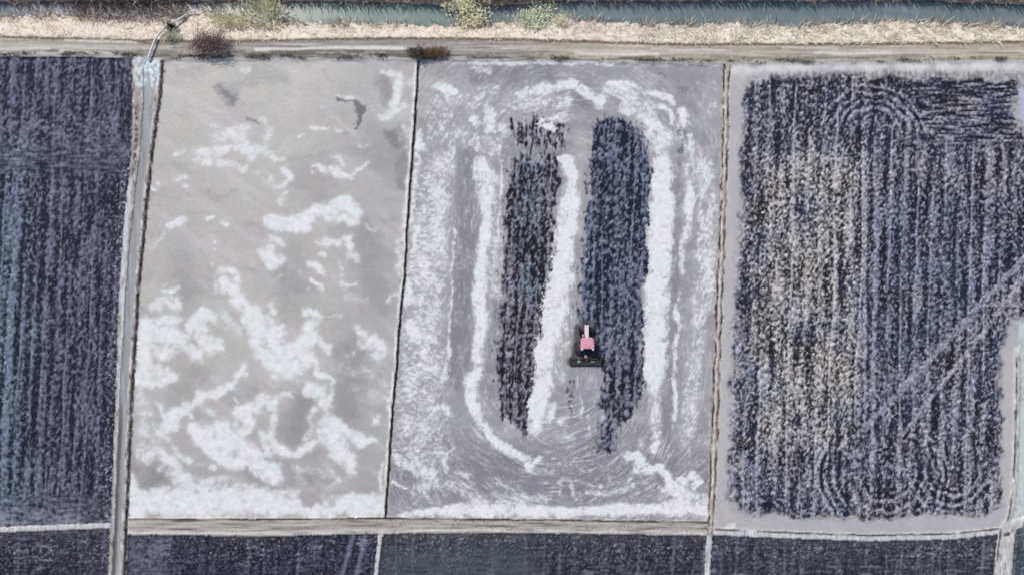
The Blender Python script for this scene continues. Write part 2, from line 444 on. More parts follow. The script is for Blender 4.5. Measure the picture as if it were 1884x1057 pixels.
f1 = np.zeros(X.shape)
F1S = [
 (((400, 255), (430, 242), (450, 234)), 10, .6), (((368, 282), (410, 275), (440, 272), (462, 287)), 9, .8), (((362, 300), (395, 296), (430, 306), (450, 311)), 8, .72),
 (((425, 245), (450, 266)), 13, .85), (((455, 276), (490, 276), (505, 290)), 7, .7), (((480, 215), (498, 235), (490, 270), (505, 288)), 5, .6), (((322, 284), (336, 278)), 5, .8),
 (((322, 328), (338, 325)), 4, .9), (((291, 334),), 4, .8), (((286, 349),), 5, .85), (((343, 343),), 4, .6), (((472, 320),), 4, .7), (((445, 124), (460, 128)), 5, .7), (((388, 233), (402, 237)), 2.5, .7), (((446, 150),), 3, .5),
 (((703, 135), (735, 138)), 3.5, .9), (((735, 140), (733, 170), (726, 195)), 7, .9), (((745, 156), (757, 150)), 7, .6), (((705, 215), (735, 200), (746, 195)), 7, .8), (((738, 215), (748, 270)), 14, .36),
 (((755, 300), (748, 380), (738, 440)), 4, .6), (((620, 176), (655, 181)), 2.4, .85), (((575, 237), (600, 235)), 3, .95), (((548, 252), (554, 249)), 3, .8), (((620, 241), (632, 246)), 4, .7), (((660, 266), (680, 264)), 2, .5),
 (((582, 306), (600, 316), (622, 312)), 5, .75), (((610, 288), (622, 284), (632, 302)), 4, .75), (((615, 318), (640, 326), (650, 322)), 6, .98), (((650, 319), (678, 296)), 2.6, .75), (((575, 318),), 3, .8), (((683, 334),), 3, .7),
 (((500, 285), (505, 295), (527, 292)), 4, .8), (((525, 312), (536, 330), (520, 340)), 5, .92), (((500, 330), (520, 352), (518, 376)), 10, .5),
 (((316, 413), (326, 412), (337, 402)), 6, .92), (((302, 424), (290, 440), (284, 458)), 4, .5), (((378, 403), (388, 403)), 3, .9), (((408, 411), (418, 411)), 2.5, .9), (((362, 439),), 2.4, .8), (((370, 439),), 2.4, .8), (((394, 444),), 3, .8), (((394, 457),), 3, .8), (((392, 488),), 4, .5),
 (((402, 500), (420, 495), (435, 508), (436, 520)), 6, .98), (((415, 524), (428, 530)), 12, .95), (((395, 505), (396, 535)), 3, .5), (((303, 522), (311, 516)), 3, .7), (((302, 535), (330, 532)), 6, .9),
 (((290, 562), (325, 556)), 12, .72), (((292, 592), (322, 586)), 13, .82), (((285, 612), (328, 622), (300, 642)), 18, .92), (((268, 596, 16), (268, 640, 17), (264, 690, 12)), 16, 1.2),
 (((350, 602), (365, 582), (382, 576), (394, 586)), 9, 1.0), (((365, 592), (372, 620), (388, 640), (402, 632)), 13, .92), (((340, 640), (365, 655)), 12, .75), (((410, 576), (425, 592)), 7, .6),
 (((437, 548), (450, 565), (470, 580), (482, 605), (468, 632)), 13, 1.0), (((460, 590), (490, 620)), 15, .95), (((425, 600), (440, 610)), 8, .6), (((478, 648), (505, 662)), 15, .95), (((490, 585), (506, 602)), 8, .7),
 (((484, 466), (500, 484), (492, 470)), 10, 1.0), (((497, 455),), 8, .8), (((502, 400), (506, 422)), 6, .8),
 (((498, 410), (530, 415), (560, 405), (580, 390), (615, 380), (640, 374), (653, 395)), 13, 1.1), (((545, 416), (562, 421)), 10, .95), (((600, 400), (652, 408)), 9, .95), (((500, 398), (512, 404)), 7, .9), (((500, 440), (522, 450)), 7, .8),
 (((500, 486), (516, 478)), 9, .92), (((515, 506),), 4, .8), (((588, 446), (622, 446)), 8, .72), (((640, 438), (650, 460), (655, 478)), 9, .8), (((590, 466), (597, 468)), 4, .85), (((640, 472),), 7, .65), (((672, 416), (680, 426)), 4, .6), (((690, 425), (694, 418)), 3, .6), (((560, 468),), 3, .6),
 (((568, 486), (582, 487), (594, 499)), 6.5, 1.0), (((575, 518), (590, 525), (596, 536)), 4, .95), (((552, 500),), 4, .5), (((565, 534),), 3, .5), (((625, 480), (627, 506)), 2.6, .55), (((632, 522), (652, 521)), 4, .85), (((640, 550), (678, 556)), 8, .34), (((674, 545), (677, 558)), 3, .5),
 (((736, 430), (734, 500)), 7, .5), (((718, 552), (734, 545)), 6, .55), (((716, 585), (725, 580)), 6, .4), (((560, 576), (575, 570), (590, 584)), 5.5, .95), (((604, 583), (618, 577), (628, 579)), 1.9, .8),
 (((498, 560), (504, 575), (508, 572)), 5, .8), (((574, 597), (570, 620), (546, 640), (515, 642), (500, 622)), 14, 1.15), (((505, 605), (518, 650), (555, 655)), 16, 1.1), (((580, 615), (594, 634), (606, 645)), 6, .95),
 (((654, 600), (664, 615), (690, 622)), 6, .65), (((668, 630), (700, 632), (706, 645), (692, 655)), 11, .78), (((636, 655), (650, 648)), 6, .6),
 (((262, 660), (258, 702), (274, 708), (308, 702), (318, 692)), 10, .95), (((258, 682), (305, 682)), 12, .78), (((262, 715), (268, 830)), 14, .5), (((285, 790), (290, 830)), 16, .42),
 (((284, 740), (298, 752), (302, 766)), 3.5, .85), (((300, 785), (312, 766), (340, 752), (370, 732), (400, 722), (422, 710)), 8.5, 1.05), (((366, 722), (386, 727)), 8, .95), (((302, 792), (318, 778)), 12, .9), (((308, 800), (322, 822)), 5, .5), (((345, 752), (352, 768)), 5, .8),
 (((420, 715), (436, 692), (448, 684), (456, 668)), 4.5, .9), (((434, 690), (452, 690)), 5, .7), (((390, 694), (398, 702)), 5, .5), (((372, 750), (392, 760)), 8, .5), (((438, 732), (448, 744)), 4, .8),
 (((440, 760), (452, 752), (460, 780), (452, 792)), 11, .9), (((474, 744), (490, 728), (505, 740)), 9, .85), (((430, 780), (445, 800)), 10, .6), (((455, 745), (475, 752)), 7, .9),
 (((356, 790), (375, 812), (402, 838), (430, 850), (452, 842)), 13, 1.15), (((362, 794), (410, 790), (442, 812), (462, 836), (480, 862), (505, 872)), 15, 1.05), (((400, 815), (430, 825)), 16, 1.1),
 (((484, 800), (494, 832)), 9, .75), (((502, 770), (498, 800), (508, 825)), 7, .8), (((326, 834), (350, 847)), 6, .65), (((358, 854), (380, 854), (396, 862)), 2.4, .75),
 (((275, 842), (292, 830), (320, 855), (345, 880), (362, 905)), 11, .92), (((335, 885), (380, 895)), 14, .6), (((252, 820), (258, 840)), 8, .5), (((380, 884), (418, 882)), 6, .6), (((300, 860), (330, 890)), 8, .55),
 (((240, 880, 9), (246, 910, 14), (256, 930, 22)), 14, 1.15), (((260, 922, 22), (330, 924, 26), (420, 918, 30), (500, 926, 24), (545, 936, 14)), 24, 1.1), (((400, 900), (480, 905), (540, 912)), 14, .7), (((545, 942, 8), (610, 938, 11), (650, 928, 18), (700, 928, 20)), 14, 1.1), (((600, 920), (640, 915)), 8, .7),
 (((494, 664), (530, 682), (566, 664)), 13, .98), (((505, 690), (530, 690)), 10, .7), (((508, 732), (530, 722), (536, 730)), 4, .7), (((492, 738), (506, 755), (500, 795)), 7, .8), (((545, 700),), 4, .5),
 (((580, 664), (586, 690)), 5, .8), (((586, 692), (600, 686), (611, 702), (609, 738)), 5, .98), (((570, 716), (590, 722), (602, 742)), 13, .88), (((582, 752), (568, 768), (576, 786), (558, 806)), 6, .65), (((596, 775), (590, 812)), 10, .65),
 (((506, 812), (522, 830), (550, 834), (573, 820)), 7.5, 1.15), (((505, 826), (520, 836)), 6, .9), (((600, 768), (622, 776), (640, 796), (662, 806)), 9, .95), (((608, 792), (622, 822), (640, 842)), 17, .95), (((640, 842), (646, 872)), 8, .9), (((662, 817), (692, 811)), 5, 1.1), (((655, 803), (666, 812)), 5, 1.0),
 (((556, 862), (602, 872)), 10, .42), (((598, 850), (626, 884)), 8, .5), (((630, 675), (700, 690), (718, 720)), 14, .34), (((650, 710), (700, 735)), 12, .32), (((712, 735), (714, 755)), 4, .75), (((688, 775), (700, 762)), 5, .7), (((704, 850), (700, 900)), 4, .7), (((545, 860), (560, 890)), 10, .4), (((600, 905), (640, 880)), 10, .35)]
paint(f1, X + wx * 1.25, Y + wy * 1.25, F1S, soft=.75)
f1 = f1 * np.clip(.92 + .75 * fbm(X + wx, Y + wy, 30, 22, octv=3, seed=84), .45, 1.25)
lace = norm01(-np.abs(fbm(X + wx, Y + wy, 15, 11, octv=4, seed=91, gain=.65)))
frag = fbm(X + wx * 1.2, Y + wy * 1.2, 11, 8, octv=4, seed=93, gain=.62)
crisp1 = sst(0.34, 0.74, f1 * 1.05 + (frag * 0.75 + (lace - .5) * 0.30 + .35 * fbm(X, Y, 6.5, 5.5, octv=2, seed=92)) * (0.15 + sst(.05, .5, f1)) * (1.25 - 0.55 * np.clip(f1, 0, 1.2)))
soft1 = sst(0.02, 1.05, f1 * .7 + blur(f1, 3) * .35 + frag * .28)
foam1 = np.clip(.42 * crisp1 + .52 * soft1 * (.75 + .5 * sst(-.3, .4, frag)), 0, 1)
foam1 = np.clip(foam1 + .16 * sst(.75, 1.1, f1) * sst(-.2, .4, frag + .4 * n_fin) - .34 * crisp1 * sst(.16, .5, fbm(X + wx, Y + wy, 12, 8, octv=3, seed=89)), 0, 1)
thin1 = sst(.05, .8, blur(f1, 10)) * 0.62 * sst(-.5, .7, frag + .4 * fbm(X + wx, Y + wy, 7, 12, octv=3, seed=79))
foam1 = np.maximum(foam1 * (.94 + .3 * fbm(X, Y, 13, 9, octv=3, seed=94)), thin1) * p1

# centre paddy: streaks that follow the turns of the tractor
cxl = 1046.0
yy = np.clip(Y, 330, 700)
ddx, ddy = X - (cxl - (Y - 500) * 0.05), (Y - yy) * 1.0
ang = np.arctan2(ddy, ddx)
tx, ty = -np.sin(ang), np.cos(ang)
band = sst(0, 60, 842 - X) * sst(230, 300, Y) * (1 - sst(830, 900, Y))
rot = band * 1.3 - band * 2 * 0.0 + fbm(X, Y, 48, octv=2, seed=95) * (0.55 + 0.7 * sst(720, 860, Y)) + 0.35 * sst(1235, 1290, X)
flx, fly = tx * np.cos(rot) - ty * np.sin(rot), tx * np.sin(rot) + ty * np.cos(rot)
i0, i1, j0, j1 = int((95 - Y0) / STEP), int((975 - Y0) / STEP), int((690 - X0) / STEP), int((1355 - X0) / STEP)
fx_, fy_ = flx[i0:i1, j0:j1], fly[i0:i1, j0:j1]
hN, wN = fx_.shape
white_n = rng.random((hN, wN))
lic = white_n.copy()
for sgn in (1, -1):
    gx_, gy_ = np.meshgrid(np.arange(wN, dtype=float), np.arange(hN, dtype=float))
    for k in range(4):
        ix = np.clip(np.rint(gx_).astype(int), 0, wN - 1)
        iy = np.clip(np.rint(gy_).astype(int), 0, hN - 1)
        gx_ += sgn * fx_[iy, ix]
        gy_ += sgn * fy_[iy, ix]
        lic += white_n[np.clip(np.rint(gy_).astype(int), 0, hN - 1), np.clip(np.rint(gx_).astype(int), 0, wN - 1)]
lic = norm01(lic + .35 * blur(lic, 1)) - 0.5
LIC = np.zeros(X.shape)
LIC[i0:i1, j0:j1] = lic

gx0, gy0 = tx[i0:i1, j0:j1], ty[i0:i1, j0:j1]
wob = fbm(X, Y, 90, octv=3, seed=96)[i0:i1, j0:j1] * 1.1
gx1, gy1 = gx0 * np.cos(wob) - gy0 * np.sin(wob), gx0 * np.sin(wob) + gy0 * np.cos(wob)
ls = white_n.copy()
for sgn in (1, -1):
    gx_, gy_ = np.meshgrid(np.arange(wN, dtype=float), np.arange(hN, dtype=float))
    for k in range(11):
        ix = np.clip(np.rint(gx_).astype(int), 0, wN - 1)
        iy = np.clip(np.rint(gy_).astype(int), 0, hN - 1)
        gx_ += sgn * gx1[iy, ix]
        gy_ += sgn * gy1[iy, ix]
        ls += white_n[np.clip(np.rint(gy_).astype(int), 0, hN - 1), np.clip(np.rint(gx_).astype(int), 0, wN - 1)]
SW = np.zeros(X.shape)
SW[i0:i1, j0:j1] = norm01(ls) - .5
SW *= sst(-.6, .35, n_mid + .5 * fbm(X, Y, 24, octv=2, seed=83))
f2 = np.zeros(X.shape)
F2S = [
 (((862, 116), (900, 117), (960, 116), (1060, 115), (1130, 117)), 3.5, .95), (((870, 124), (900, 128)), 7, .55),
 (((808, 160), (822, 165), (835, 170)), 10, .95), (((818, 175), (820, 185)), 5, .8), (((872, 218), (878, 226)), 9, 1.0), (((902, 205), (902, 238)), 11, .85), (((925, 232), (930, 245)), 9, .7),
 (((960, 172), (1010, 160), (1058, 154)), 10, 1.0), (((970, 190), (1040, 188)), 18, .62), (((1000, 225), (1040, 215)), 16, .66), (((1010, 232), (1020, 238)), 7, .9),
 (((800, 200), (860, 190), (900, 175)), 26, .46), (((810, 240), (870, 260), (910, 270)), 26, .52), (((930, 200), (960, 190)), 20, .5), (((905, 280), (915, 270)), 9, .8),
 (((770, 246), (766, 262), (775, 268)), 10, .95), (((764, 285), (768, 310), (760, 350), (756, 400)), 8, .8), (((812, 190),), 8, .7),
 (((835, 275, 8), (812, 300, 24), (802, 340, 36), (796, 400, 42)), 30, .66), (((796, 400, 40), (786, 480, 40), (780, 560, 40), (778, 620, 38), (775, 680, 45)), 40, .68), (((775, 680, 45), (770, 740, 48), (770, 800, 50), (775, 850, 40)), 45, .58),
 (((766, 420), (754, 520), (748, 560)), 9, .85), (((836, 420), (830, 540), (826, 640)), 2.5, .8), (((755, 600), (765, 618)), 14, .95), (((800, 625),), 9, .95), (((828, 642), (815, 700)), 7, .7),
 (((884, 305, 16), (893, 330, 22), (896, 370, 16)), 18, 1.0), (((890, 330, 12), (897, 400, 10), (888, 470, 12), (882, 540, 13), (886, 600, 11)), 12, 1.1), (((924, 296), (922, 360), (914, 430)), 3.2, .8), (((910, 420), (915, 500)), 12, .34),
 (((886, 600, 11), (878, 640, 10), (880, 690, 10), (866, 700, 11), (868, 740, 10), (885, 775, 10), (905, 805, 9), (930, 822, 8), (955, 838, 8), (972, 846, 8), (972, 862, 6)), 10, 1.05), (((972, 855), (988, 848), (995, 842)), 5, .9), (((885, 720), (900, 765)), 10, .4),
 (((1028, 290, 5), (1045, 296, 10), (1052, 325, 13), (1048, 380, 15), (1040, 440, 19), (1032, 500, 22), (1022, 560, 24)), 18, 1.2), (((1022, 560, 22), (1008, 620, 22), (1000, 650, 18), (1000, 700, 18), (990, 745, 18), (985, 785, 14)), 18, 1.15), (((1010, 770), (1018, 745)), 8, .95), (((1030, 775), (1040, 772)), 6, .8), (((1042, 500), (1036, 600), (1028, 690)), 18, .5),
 (((1060, 640), (1050, 560)), 6, .4),
 (((1104, 188), (1118, 168), (1140, 164), (1160, 176)), 14, .98), (((1120, 151), (1160, 157), (1188, 172)), 4.5, 1.05), (((1188, 170), (1232, 178), (1238, 192)), 7, .85), (((1214, 194), (1228, 205), (1240, 226)), 5, 1.0), (((1256, 206), (1264, 228)), 10, .9), (((1268, 246), (1272, 262), (1264, 280)), 6, .9),
 (((1150, 196), (1180, 206), (1204, 228)), 13, .85), (((1180, 215), (1212, 235), (1225, 250)), 14, .9), (((1200, 250), (1222, 262)), 15, .8), (((1212, 275), (1224, 310)), 20, .78),
 (((1218, 300, 19), (1217, 380, 22), (1215, 470, 22), (1208, 540, 20), (1206, 600, 22), (1207, 640, 22), (1203, 690, 18), (1202, 716, 12)), 20, 1.2),
 (((1204, 720), (1206, 760), (1208, 800)), 12, .68), (((1208, 790), (1204, 830)), 7, .8), (((1180, 815), (1196, 825)), 12, .5),
 (((1266, 260), (1262, 330)), 6, .6), (((1266, 335, 7), (1270, 360, 10), (1262, 430, 9)), 9, .92), (((1258, 430), (1254, 500)), 8, .6), (((1252, 540), (1250, 548)), 7, .8), (((1243, 560), (1249, 600), (1240, 640), (1241, 690)), 4.5, .85), (((1240, 696), (1243, 740), (1240, 770)), 4.5, 1.0),
 (((1292, 300), (1302, 380), (1300, 450)), 20, .66), (((1290, 470), (1286, 600), (1280, 660)), 17, .58), (((1278, 650), (1272, 720), (1270, 800)), 17, .56), (((1300, 430), (1310, 560)), 16, .62), (((1245, 230), (1280, 300)), 16, .5), (((1060, 158), (1085, 175), (1100, 190)), 9, .85), (((1170, 180), (1200, 205)), 16, .62), (((905, 320), (915, 420), (908, 540)), 14, .5), (((1310, 190), (1300, 200)), 18, .4), (((1276, 745), (1280, 775)), 6, .75), (((1256, 790), (1262, 830), (1256, 860)), 16, .42),
 (((1158, 838), (1172, 838), (1182, 858)), 10, 1.1), (((1172, 862), (1200, 868)), 7, .9), (((1194, 862), (1212, 858), (1230, 878), (1242, 900)), 7.5, 1.1), (((1250, 882), (1278, 872), (1286, 886), (1276, 896)), 7, .85), (((1252, 892), (1262, 886)), 8, .8), (((1240, 896), (1262, 912), (1304, 925)), 15, 1.0), (((1215, 895), (1230, 905)), 9, .55),
 (((735, 945, 5), (800, 941, 8), (850, 938, 12), (950, 938, 12), (1050, 942, 8), (1150, 936, 12), (1220, 938, 10), (1262, 928, 18), (1300, 930, 20)), 12, 1.15), (((880, 920), (950, 918), (1000, 922)), 16, .6), (((830, 890), (870, 905)), 16, .5), (((1150, 922), (1170, 905)), 8, .5),
 (((716, 820), (735, 845), (765, 870), (800, 868)), 9, .85), (((780, 870), (800, 880), (770, 900)), 20, .62), (((820, 840), (822, 866)), 6, .7), (((838, 866), (862, 874)), 3.5, .85), (((722, 885), (745, 895)), 3.5, .85), (((735, 880),), 3, .4),
 (((800, 752), (818, 744), (824, 760)), 7, .8), (((796, 830), (822, 836), (838, 818), (826, 806)), 4, .65), (((812, 730), (822, 700)), 14, .45),
 (((1060, 882), (1090, 893), (1110, 892)), 3.5, .72), (((1080, 905), (1130, 908), (1160, 892)), 6, .62), (((1100, 895), (1150, 884), (1164, 878)), 4, .5), (((1026, 885), (1032, 905)), 4, .6), (((1050, 890), (1060, 915)), 4, .6), (((1000, 870), (1040, 850), (1075, 830)), 18, .36), (((1070, 725), (1070, 770)), 3.5, .6), (((1082, 765), (1086, 795)), 4, .6), (((1095, 700), (1098, 770)), 8, .34), (((1050, 810), (1010, 840)), 22, .34), (((920, 890), (960, 900)), 12, .4), (((1140, 850), (1120, 860)), 14, .3)]
paint(f2, X + wx * .8, Y + wy * .8, F2S, soft=.75)
f2 = f2 * np.clip(.90 + .7 * fbm(X + wx, Y + wy, 26, 34, octv=3, seed=85), .4, 1.2)
fr2 = fbm(X + wx, Y + wy, 9, 8, octv=4, seed=97, gain=.65)
amt = (0.2 + sst(.05, .45, f2)) * (1.3 - 0.75 * np.clip(f2, 0, 1.2))
feath = fbm(X * .94 + Y * .34 + wx, Y * .94 - X * .34 + wy, 13, 4.4, octv=3, seed=98, gain=.7)
feath2 = fbm(X + wx, Y + wy, 6.5, 6, octv=3, seed=99, gain=.7)
grain = LIC * (.55 - .35 * band) + fr2 * .40 + feath * .95 * band + feath2 * .45 * (1 - .5 * band)
foam2 = np.clip((.62 * sst(0.26, .9, f2 * 1.0 + grain * amt) + .38 * sst(.05, 1.1, f2 * .8 + blur(f2, 2) * .25 + fr2 * .3)) * (.94 + .4 * fr2) - .3 * sst(.6, .9, f2) * sst(.15, .5, feath2), 0, 1)
foam2 = np.maximum(foam2, sst(-.15, .5, .7 * LIC + .45 * fr2 + .3 * feath2) * 0.36 * sst(-.5, .35, n_mid + .5 * n_fin) + sst(.1, .8, blur(f2, 6)) * .15)
low2 = sst(700, 830, Y) + .35 + .8 * sst(1040, 1052, X) * sst(1120, 1100, X) * sst(680, 700, Y)
mix(p2 * sst(760, 860, Y + n_mid * 40) * sst(940, 900, Y) * .7, (134, 130, 138))
mix(p2 * sst(.0, .4, SW + .3 * n_fin) * .34 * low2, (204, 200, 206))
mix(p2 * sst(.0, .4, -SW + .3 * n_fin) * .40 * low2, (122, 118, 126))
foam2 = np.maximum(foam2, sst(.18, .5, SW + .35 * n_fin + .2 * n_mid) * .5 * np.clip(low2, 0, 1) * sst(-.3, .3, n_mid + .4 * n_big + .1))
foam2 *= p2

# unworked stubble strips still standing in the centre paddy
vS = stubble(0.045, 17.0, 100, 0.14, fine=(5.6, 11.0))
XS, YS = X + wx * 1.5 + fbm(X, Y, 10, 16, octv=2, seed=106) * 6, Y + wy * 2.0
stA = polysoft(XS, YS, [(944, 286), (990, 290), (1030, 284), (1030, 330), (1020, 400), (1014, 480), (1004, 570), (988, 650), (984, 700), (976, 760), (970, 798), (950, 790), (928, 765), (914, 700), (918, 640), (922, 540), (930, 400), (938, 320)], 14)
stA2 = polysoft(XS, YS, [(940, 234), (958, 222), (1000, 212), (1036, 232), (1046, 258), (1038, 284), (985, 288), (944, 282)], 14) * sst(-.3, .25, fbm(X, Y, 6, 30, octv=3, seed=104) + .14 - .016 * np.maximum(0, Y - 258))
stB = polysoft(XS, YS, [(1096, 230), (1110, 218), (1150, 215), (1172, 232), (1186, 256), (1198, 330), (1192, 400), (1188, 480), (1182, 560), (1180, 640), (1182, 715), (1165, 770), (1150, 800), (1132, 828), (1092, 832), (1100, 806), (1110, 790), (1108, 680), (1104, 648), (1096, 628), (1088, 598), (1068, 590), (1066, 540), (1074, 460), (1082, 380), (1090, 290)], 17)
st = np.maximum(np.maximum(stA, stA2), stB * (1 - 0.5 * sst(740, 800, Y) * (X > 1130)))
st = st * p2 * (1 - sst(.35, .75, foam2 * (1 - stB * .8)))
hB = sst(1040, 1070, X) * (1 - sst(560, 720, Y) * .6)
tS = sst(-0.32, 0.34, vS + 0.0 + .25 * sst(620, 760, Y) * hB) * (.82 + .8 * n_pix + .4 * n_wht)
dS = lin((27, 25, 31)) * (1 - hB[..., None]) + lin((23, 28, 47)) * hB[..., None]
lS = lin((144, 139, 152)) * (1 - hB[..., None]) + lin((120, 127, 149)) * hB[..., None]
teal = polysoft(XW, YW, [(945, 280), (1000, 280), (1000, 560), (950, 560)], 18)
lS = lS * (1 - teal[..., None] * .6) + lin((118, 136, 150)) * teal[..., None] * .6
sS = dS * (1 - tS[..., None]) + lS * tS[..., None]
rag = sst(.2, .55, st * 1.05 + (n_fin * .9 + fbm(X, Y, 7, 34, octv=3, seed=105) * 1.2 + fbm(X, Y, 18, 60, octv=2, seed=107) * .7) * (1 - .75 * st) - .26 * (1 - st)) * sst(.02, .16, st)
a = rag[..., None] * p2[..., None]
foamC = np.ones(X.shape + (1,)) * lin((232, 228, 234))
hv = sst(-.35, .45, fbm(X, Y, 55, octv=2, seed=110))[..., None]
foamC = lin((240, 235, 239)) * hv + lin((232, 236, 236)) * (1 - hv)
foam1 = np.maximum(.55 * foam1 + .45 * blur(foam1, 3), .9 * foam1 * crisp1) * p1
foam = np.maximum(foam1, foam2)
C[:] = C * (1 - foam[..., None]) + foamC * foam[..., None]
C[:] = C * (1 - a) + sS * a
churn_shade = np.zeros(X.shape)  # churned wet mud plus the tractor's shadow, both painted into the ground colour
paint(churn_shade, X + wx * .3, Y + wy * .3, [(((1063, 602), (1060, 640), (1056, 660)), 7, .9), (((1090, 602), (1094, 640), (1098, 662)), 7, .9), (((1052, 664), (1102, 664)), 9, 1.0), (((1077, 600), (1077, 650)), 12, .8)], soft=.6)
mix(p2 * churn_shade * .9, (52, 49, 56))
edge_dark = np.zeros(X.shape)
paint(edge_dark, XS, Y, [(((1049, 700), (1050, 765)), 2.2, .9), (((1088, 290), (1084, 380)), 2.6, .9), (((1074, 440), (1068, 520)), 2.2, .6), (((1048, 735),), 4, .8)], soft=.5)
mix(p2 * edge_dark * sst(-.3, .2, n_fin), (44, 42, 52))
sub = (tS - .5) * 0.14 * rag
H += p2 * sub + foam * 0.035 * (0.6 + 0.6 * frag) * (1 - rag)
RO = np.where(p1 | p2, 0.42 + 0.4 * np.maximum(foam, rag), RO)
mix((p1 | p2) * (1 - foam) * (1 - rag) * sst(.2, .8, n_pix * .6 + n_fin * .5) * 0.16, (206, 204, 208))

# ---- river, banks, road
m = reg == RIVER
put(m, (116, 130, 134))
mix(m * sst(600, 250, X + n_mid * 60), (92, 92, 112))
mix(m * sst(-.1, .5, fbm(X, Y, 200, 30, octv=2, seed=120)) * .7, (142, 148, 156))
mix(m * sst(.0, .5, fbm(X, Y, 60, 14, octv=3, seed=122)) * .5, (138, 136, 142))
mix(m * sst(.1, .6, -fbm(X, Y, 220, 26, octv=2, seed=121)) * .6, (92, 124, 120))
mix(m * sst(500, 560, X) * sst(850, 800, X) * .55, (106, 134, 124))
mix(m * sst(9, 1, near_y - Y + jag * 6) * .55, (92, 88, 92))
mix(m * sst(6, 1, Y - far_y) * .6, (84, 86, 100))  # shadow of the far-bank reeds, painted into the water colour
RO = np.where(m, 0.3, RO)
m = reg == BANK
put(m, (230, 219, 209))
mix(m * sst(1000, 1280, X + n_mid * 80) * .8, (228, 222, 214))
mix(m * sst(-.1, .45, bankgrain) * .7, (236, 226, 216))
mix(m * sst(.15, .6, -bankgrain) * .6, (182, 164, 148))
mix(m * sst(.1, .5, n_hue) * .35, (222, 200, 192))
mix(m * sst(.0, .35, fbm(X, Y, 38, 14, octv=3, seed=123)) * .75, (238, 230, 214))
mix(m * sst(.1, .4, -fbm(X, Y, 30, 10, octv=3, seed=124)) * .5, (172, 158, 128))
brown = np.zeros(X.shape)
paint(brown, XW, YW, [(((150, 18), (250, 22), (330, 24)), 16, 1.), (((1050, 50), (1130, 58), (1200, 62)), 12, .55), (((240, 36), (275, 30)), 9, .8), (((1460, 56), (1470, 60)), 6, .7)], soft=.7)
mix((m | (reg == RIVER)) * brown * sst(-.3, .5, n_fin) * .9, (132, 116, 122))
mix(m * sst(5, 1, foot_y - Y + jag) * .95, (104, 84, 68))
m = reg == FARBANK
put(m, (208, 192, 178))
mix(m * sst(-.2, .4, bankgrain), (164, 138, 122))
mix(m * sst(.1, .5, n_fin), (226, 216, 198))
m = reg == ROAD
put(m, (172, 164, 156))
mix(m * sst(300, 500, X) * sst(1000, 800, X) * .7, (150, 143, 143))
mix(m * sst(900, 1100, X) * .7, (182, 172, 156))
mix(m * sst(.0, .45, roadgrain) * .8, (214, 206, 196))
mix(m * sst(.05, .5, -roadgrain) * .8, (118, 112, 102))
rut = np.exp(-((Y - (foot_y * .62 + road_y * .38) + n_mid * 2) / 4.0) ** 2) + np.exp(-((Y - (foot_y * .22 + road_y * .78) + n_mid * 2) / 3.6) ** 2)
mix(m * rut * sst(-.5, .3, n_big + n_mid * .5) * .5, (212, 204, 194))
mix(m * sst(6, 2.5, np.abs(road_y - 7 - Y)) * sst(-.25, .3, fbm(X, Y, 60, 6, octv=2, seed=130)) * .8 * sst(0.2, .9, 1 - sst(1000, 1400, X) * .5), (88, 84, 76))
mix(m * sst(4.5, 1, road_y - Y) * sst(-.4, .2, fbm(X, Y, 40, 6, octv=2, seed=131)) * .9, (222, 214, 210))
mix(m * sst(4, 1, np.abs(Y - foot_y)) * .8, (110, 96, 78))
rd = np.zeros(X.shape)
RX, RY = X, Y + fbm(X, Y, 90, 30, octv=2, seed=133) * 4
paint(rd, RX, RY, [(((420, 97), (560, 96), (700, 95), (770, 97)), 5, .9), (((880, 98), (1000, 101)), 4, .6), (((1310, 106), (1500, 107), (1700, 104)), 4, .5), (((250, 96), (330, 98)), 6, .6)], soft=.6)
mix(m * rd * sst(-.5, .2, n_fin + .6 * n_mid) * .85, (108, 103, 100))
rd = np.zeros(X.shape)
paint(rd, RX, RY, [(((470, 91), (560, 90), (660, 88), (745, 87)), 2.6, .95), (((0, 88), (90, 90)), 2.6, .7), (((110, 95), (230, 101)), 2.6, .8), (((120, 74), (250, 79)), 2.4, .8), (((1060, 98), (1210, 101)), 3.2, .8), (((1200, 90), (1330, 93)), 2.4, .6), (((1500, 98), (1640, 98)), 2.4, .7), (((1440, 88), (1540, 89)), 2.2, .6), (((1700, 114), (1884, 113)), 2.4, .8)], soft=.6)
mix(m * rd * sst(-.5, .1, n_fin + .4) * .9, (226, 220, 214))
H += m * (0.24 - 0.05 * rut)
mix(m * (1 - sst(.5, 1.4, seg_dist(XW, YW, [(765, 100), (790, 100), (820, 106)], 13))) * .8 * sst(-.4, .3, n_fin), (78, 68, 60))

# ---- bunds and ditches
def bundcol(mask, base, light, dark, amt=1.0):
    put(mask, base)
    mix(mask * sst(0.0, .4, fbm(X, Y, 7, 26, octv=3, seed=140)) * .8 * amt, light)
    mix(mask * sst(.05, .4, -fbm(X, Y, 6, 20, octv=3, seed=141)) * .7 * amt, dark)
m = reg == LEFTBUND
bundcol(m, (168, 160, 156), (212, 206, 206), (98, 88, 84))
dR = R1 - X
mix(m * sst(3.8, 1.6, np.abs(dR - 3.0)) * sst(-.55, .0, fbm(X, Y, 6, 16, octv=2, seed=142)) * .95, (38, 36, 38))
mix(m * sst(4.5, 1.5, np.abs(dR - 10)) * sst(-.1, .3, fbm(X, Y, 5, 30, octv=2, seed=143)) * .8, (222, 212, 212))
dLf = X - L1
mix(m * sst(5.5, 2, np.abs(dLf - itp(Y, [(100, 5), (330, 3), (600, 7), (1000, 8)]))) * sst(320, 350, Y) * sst(1000, 940, Y) * sst(-.5, .1, fbm(X, Y, 6, 40, octv=2, seed=144)) * .9, (212, 214, 222))
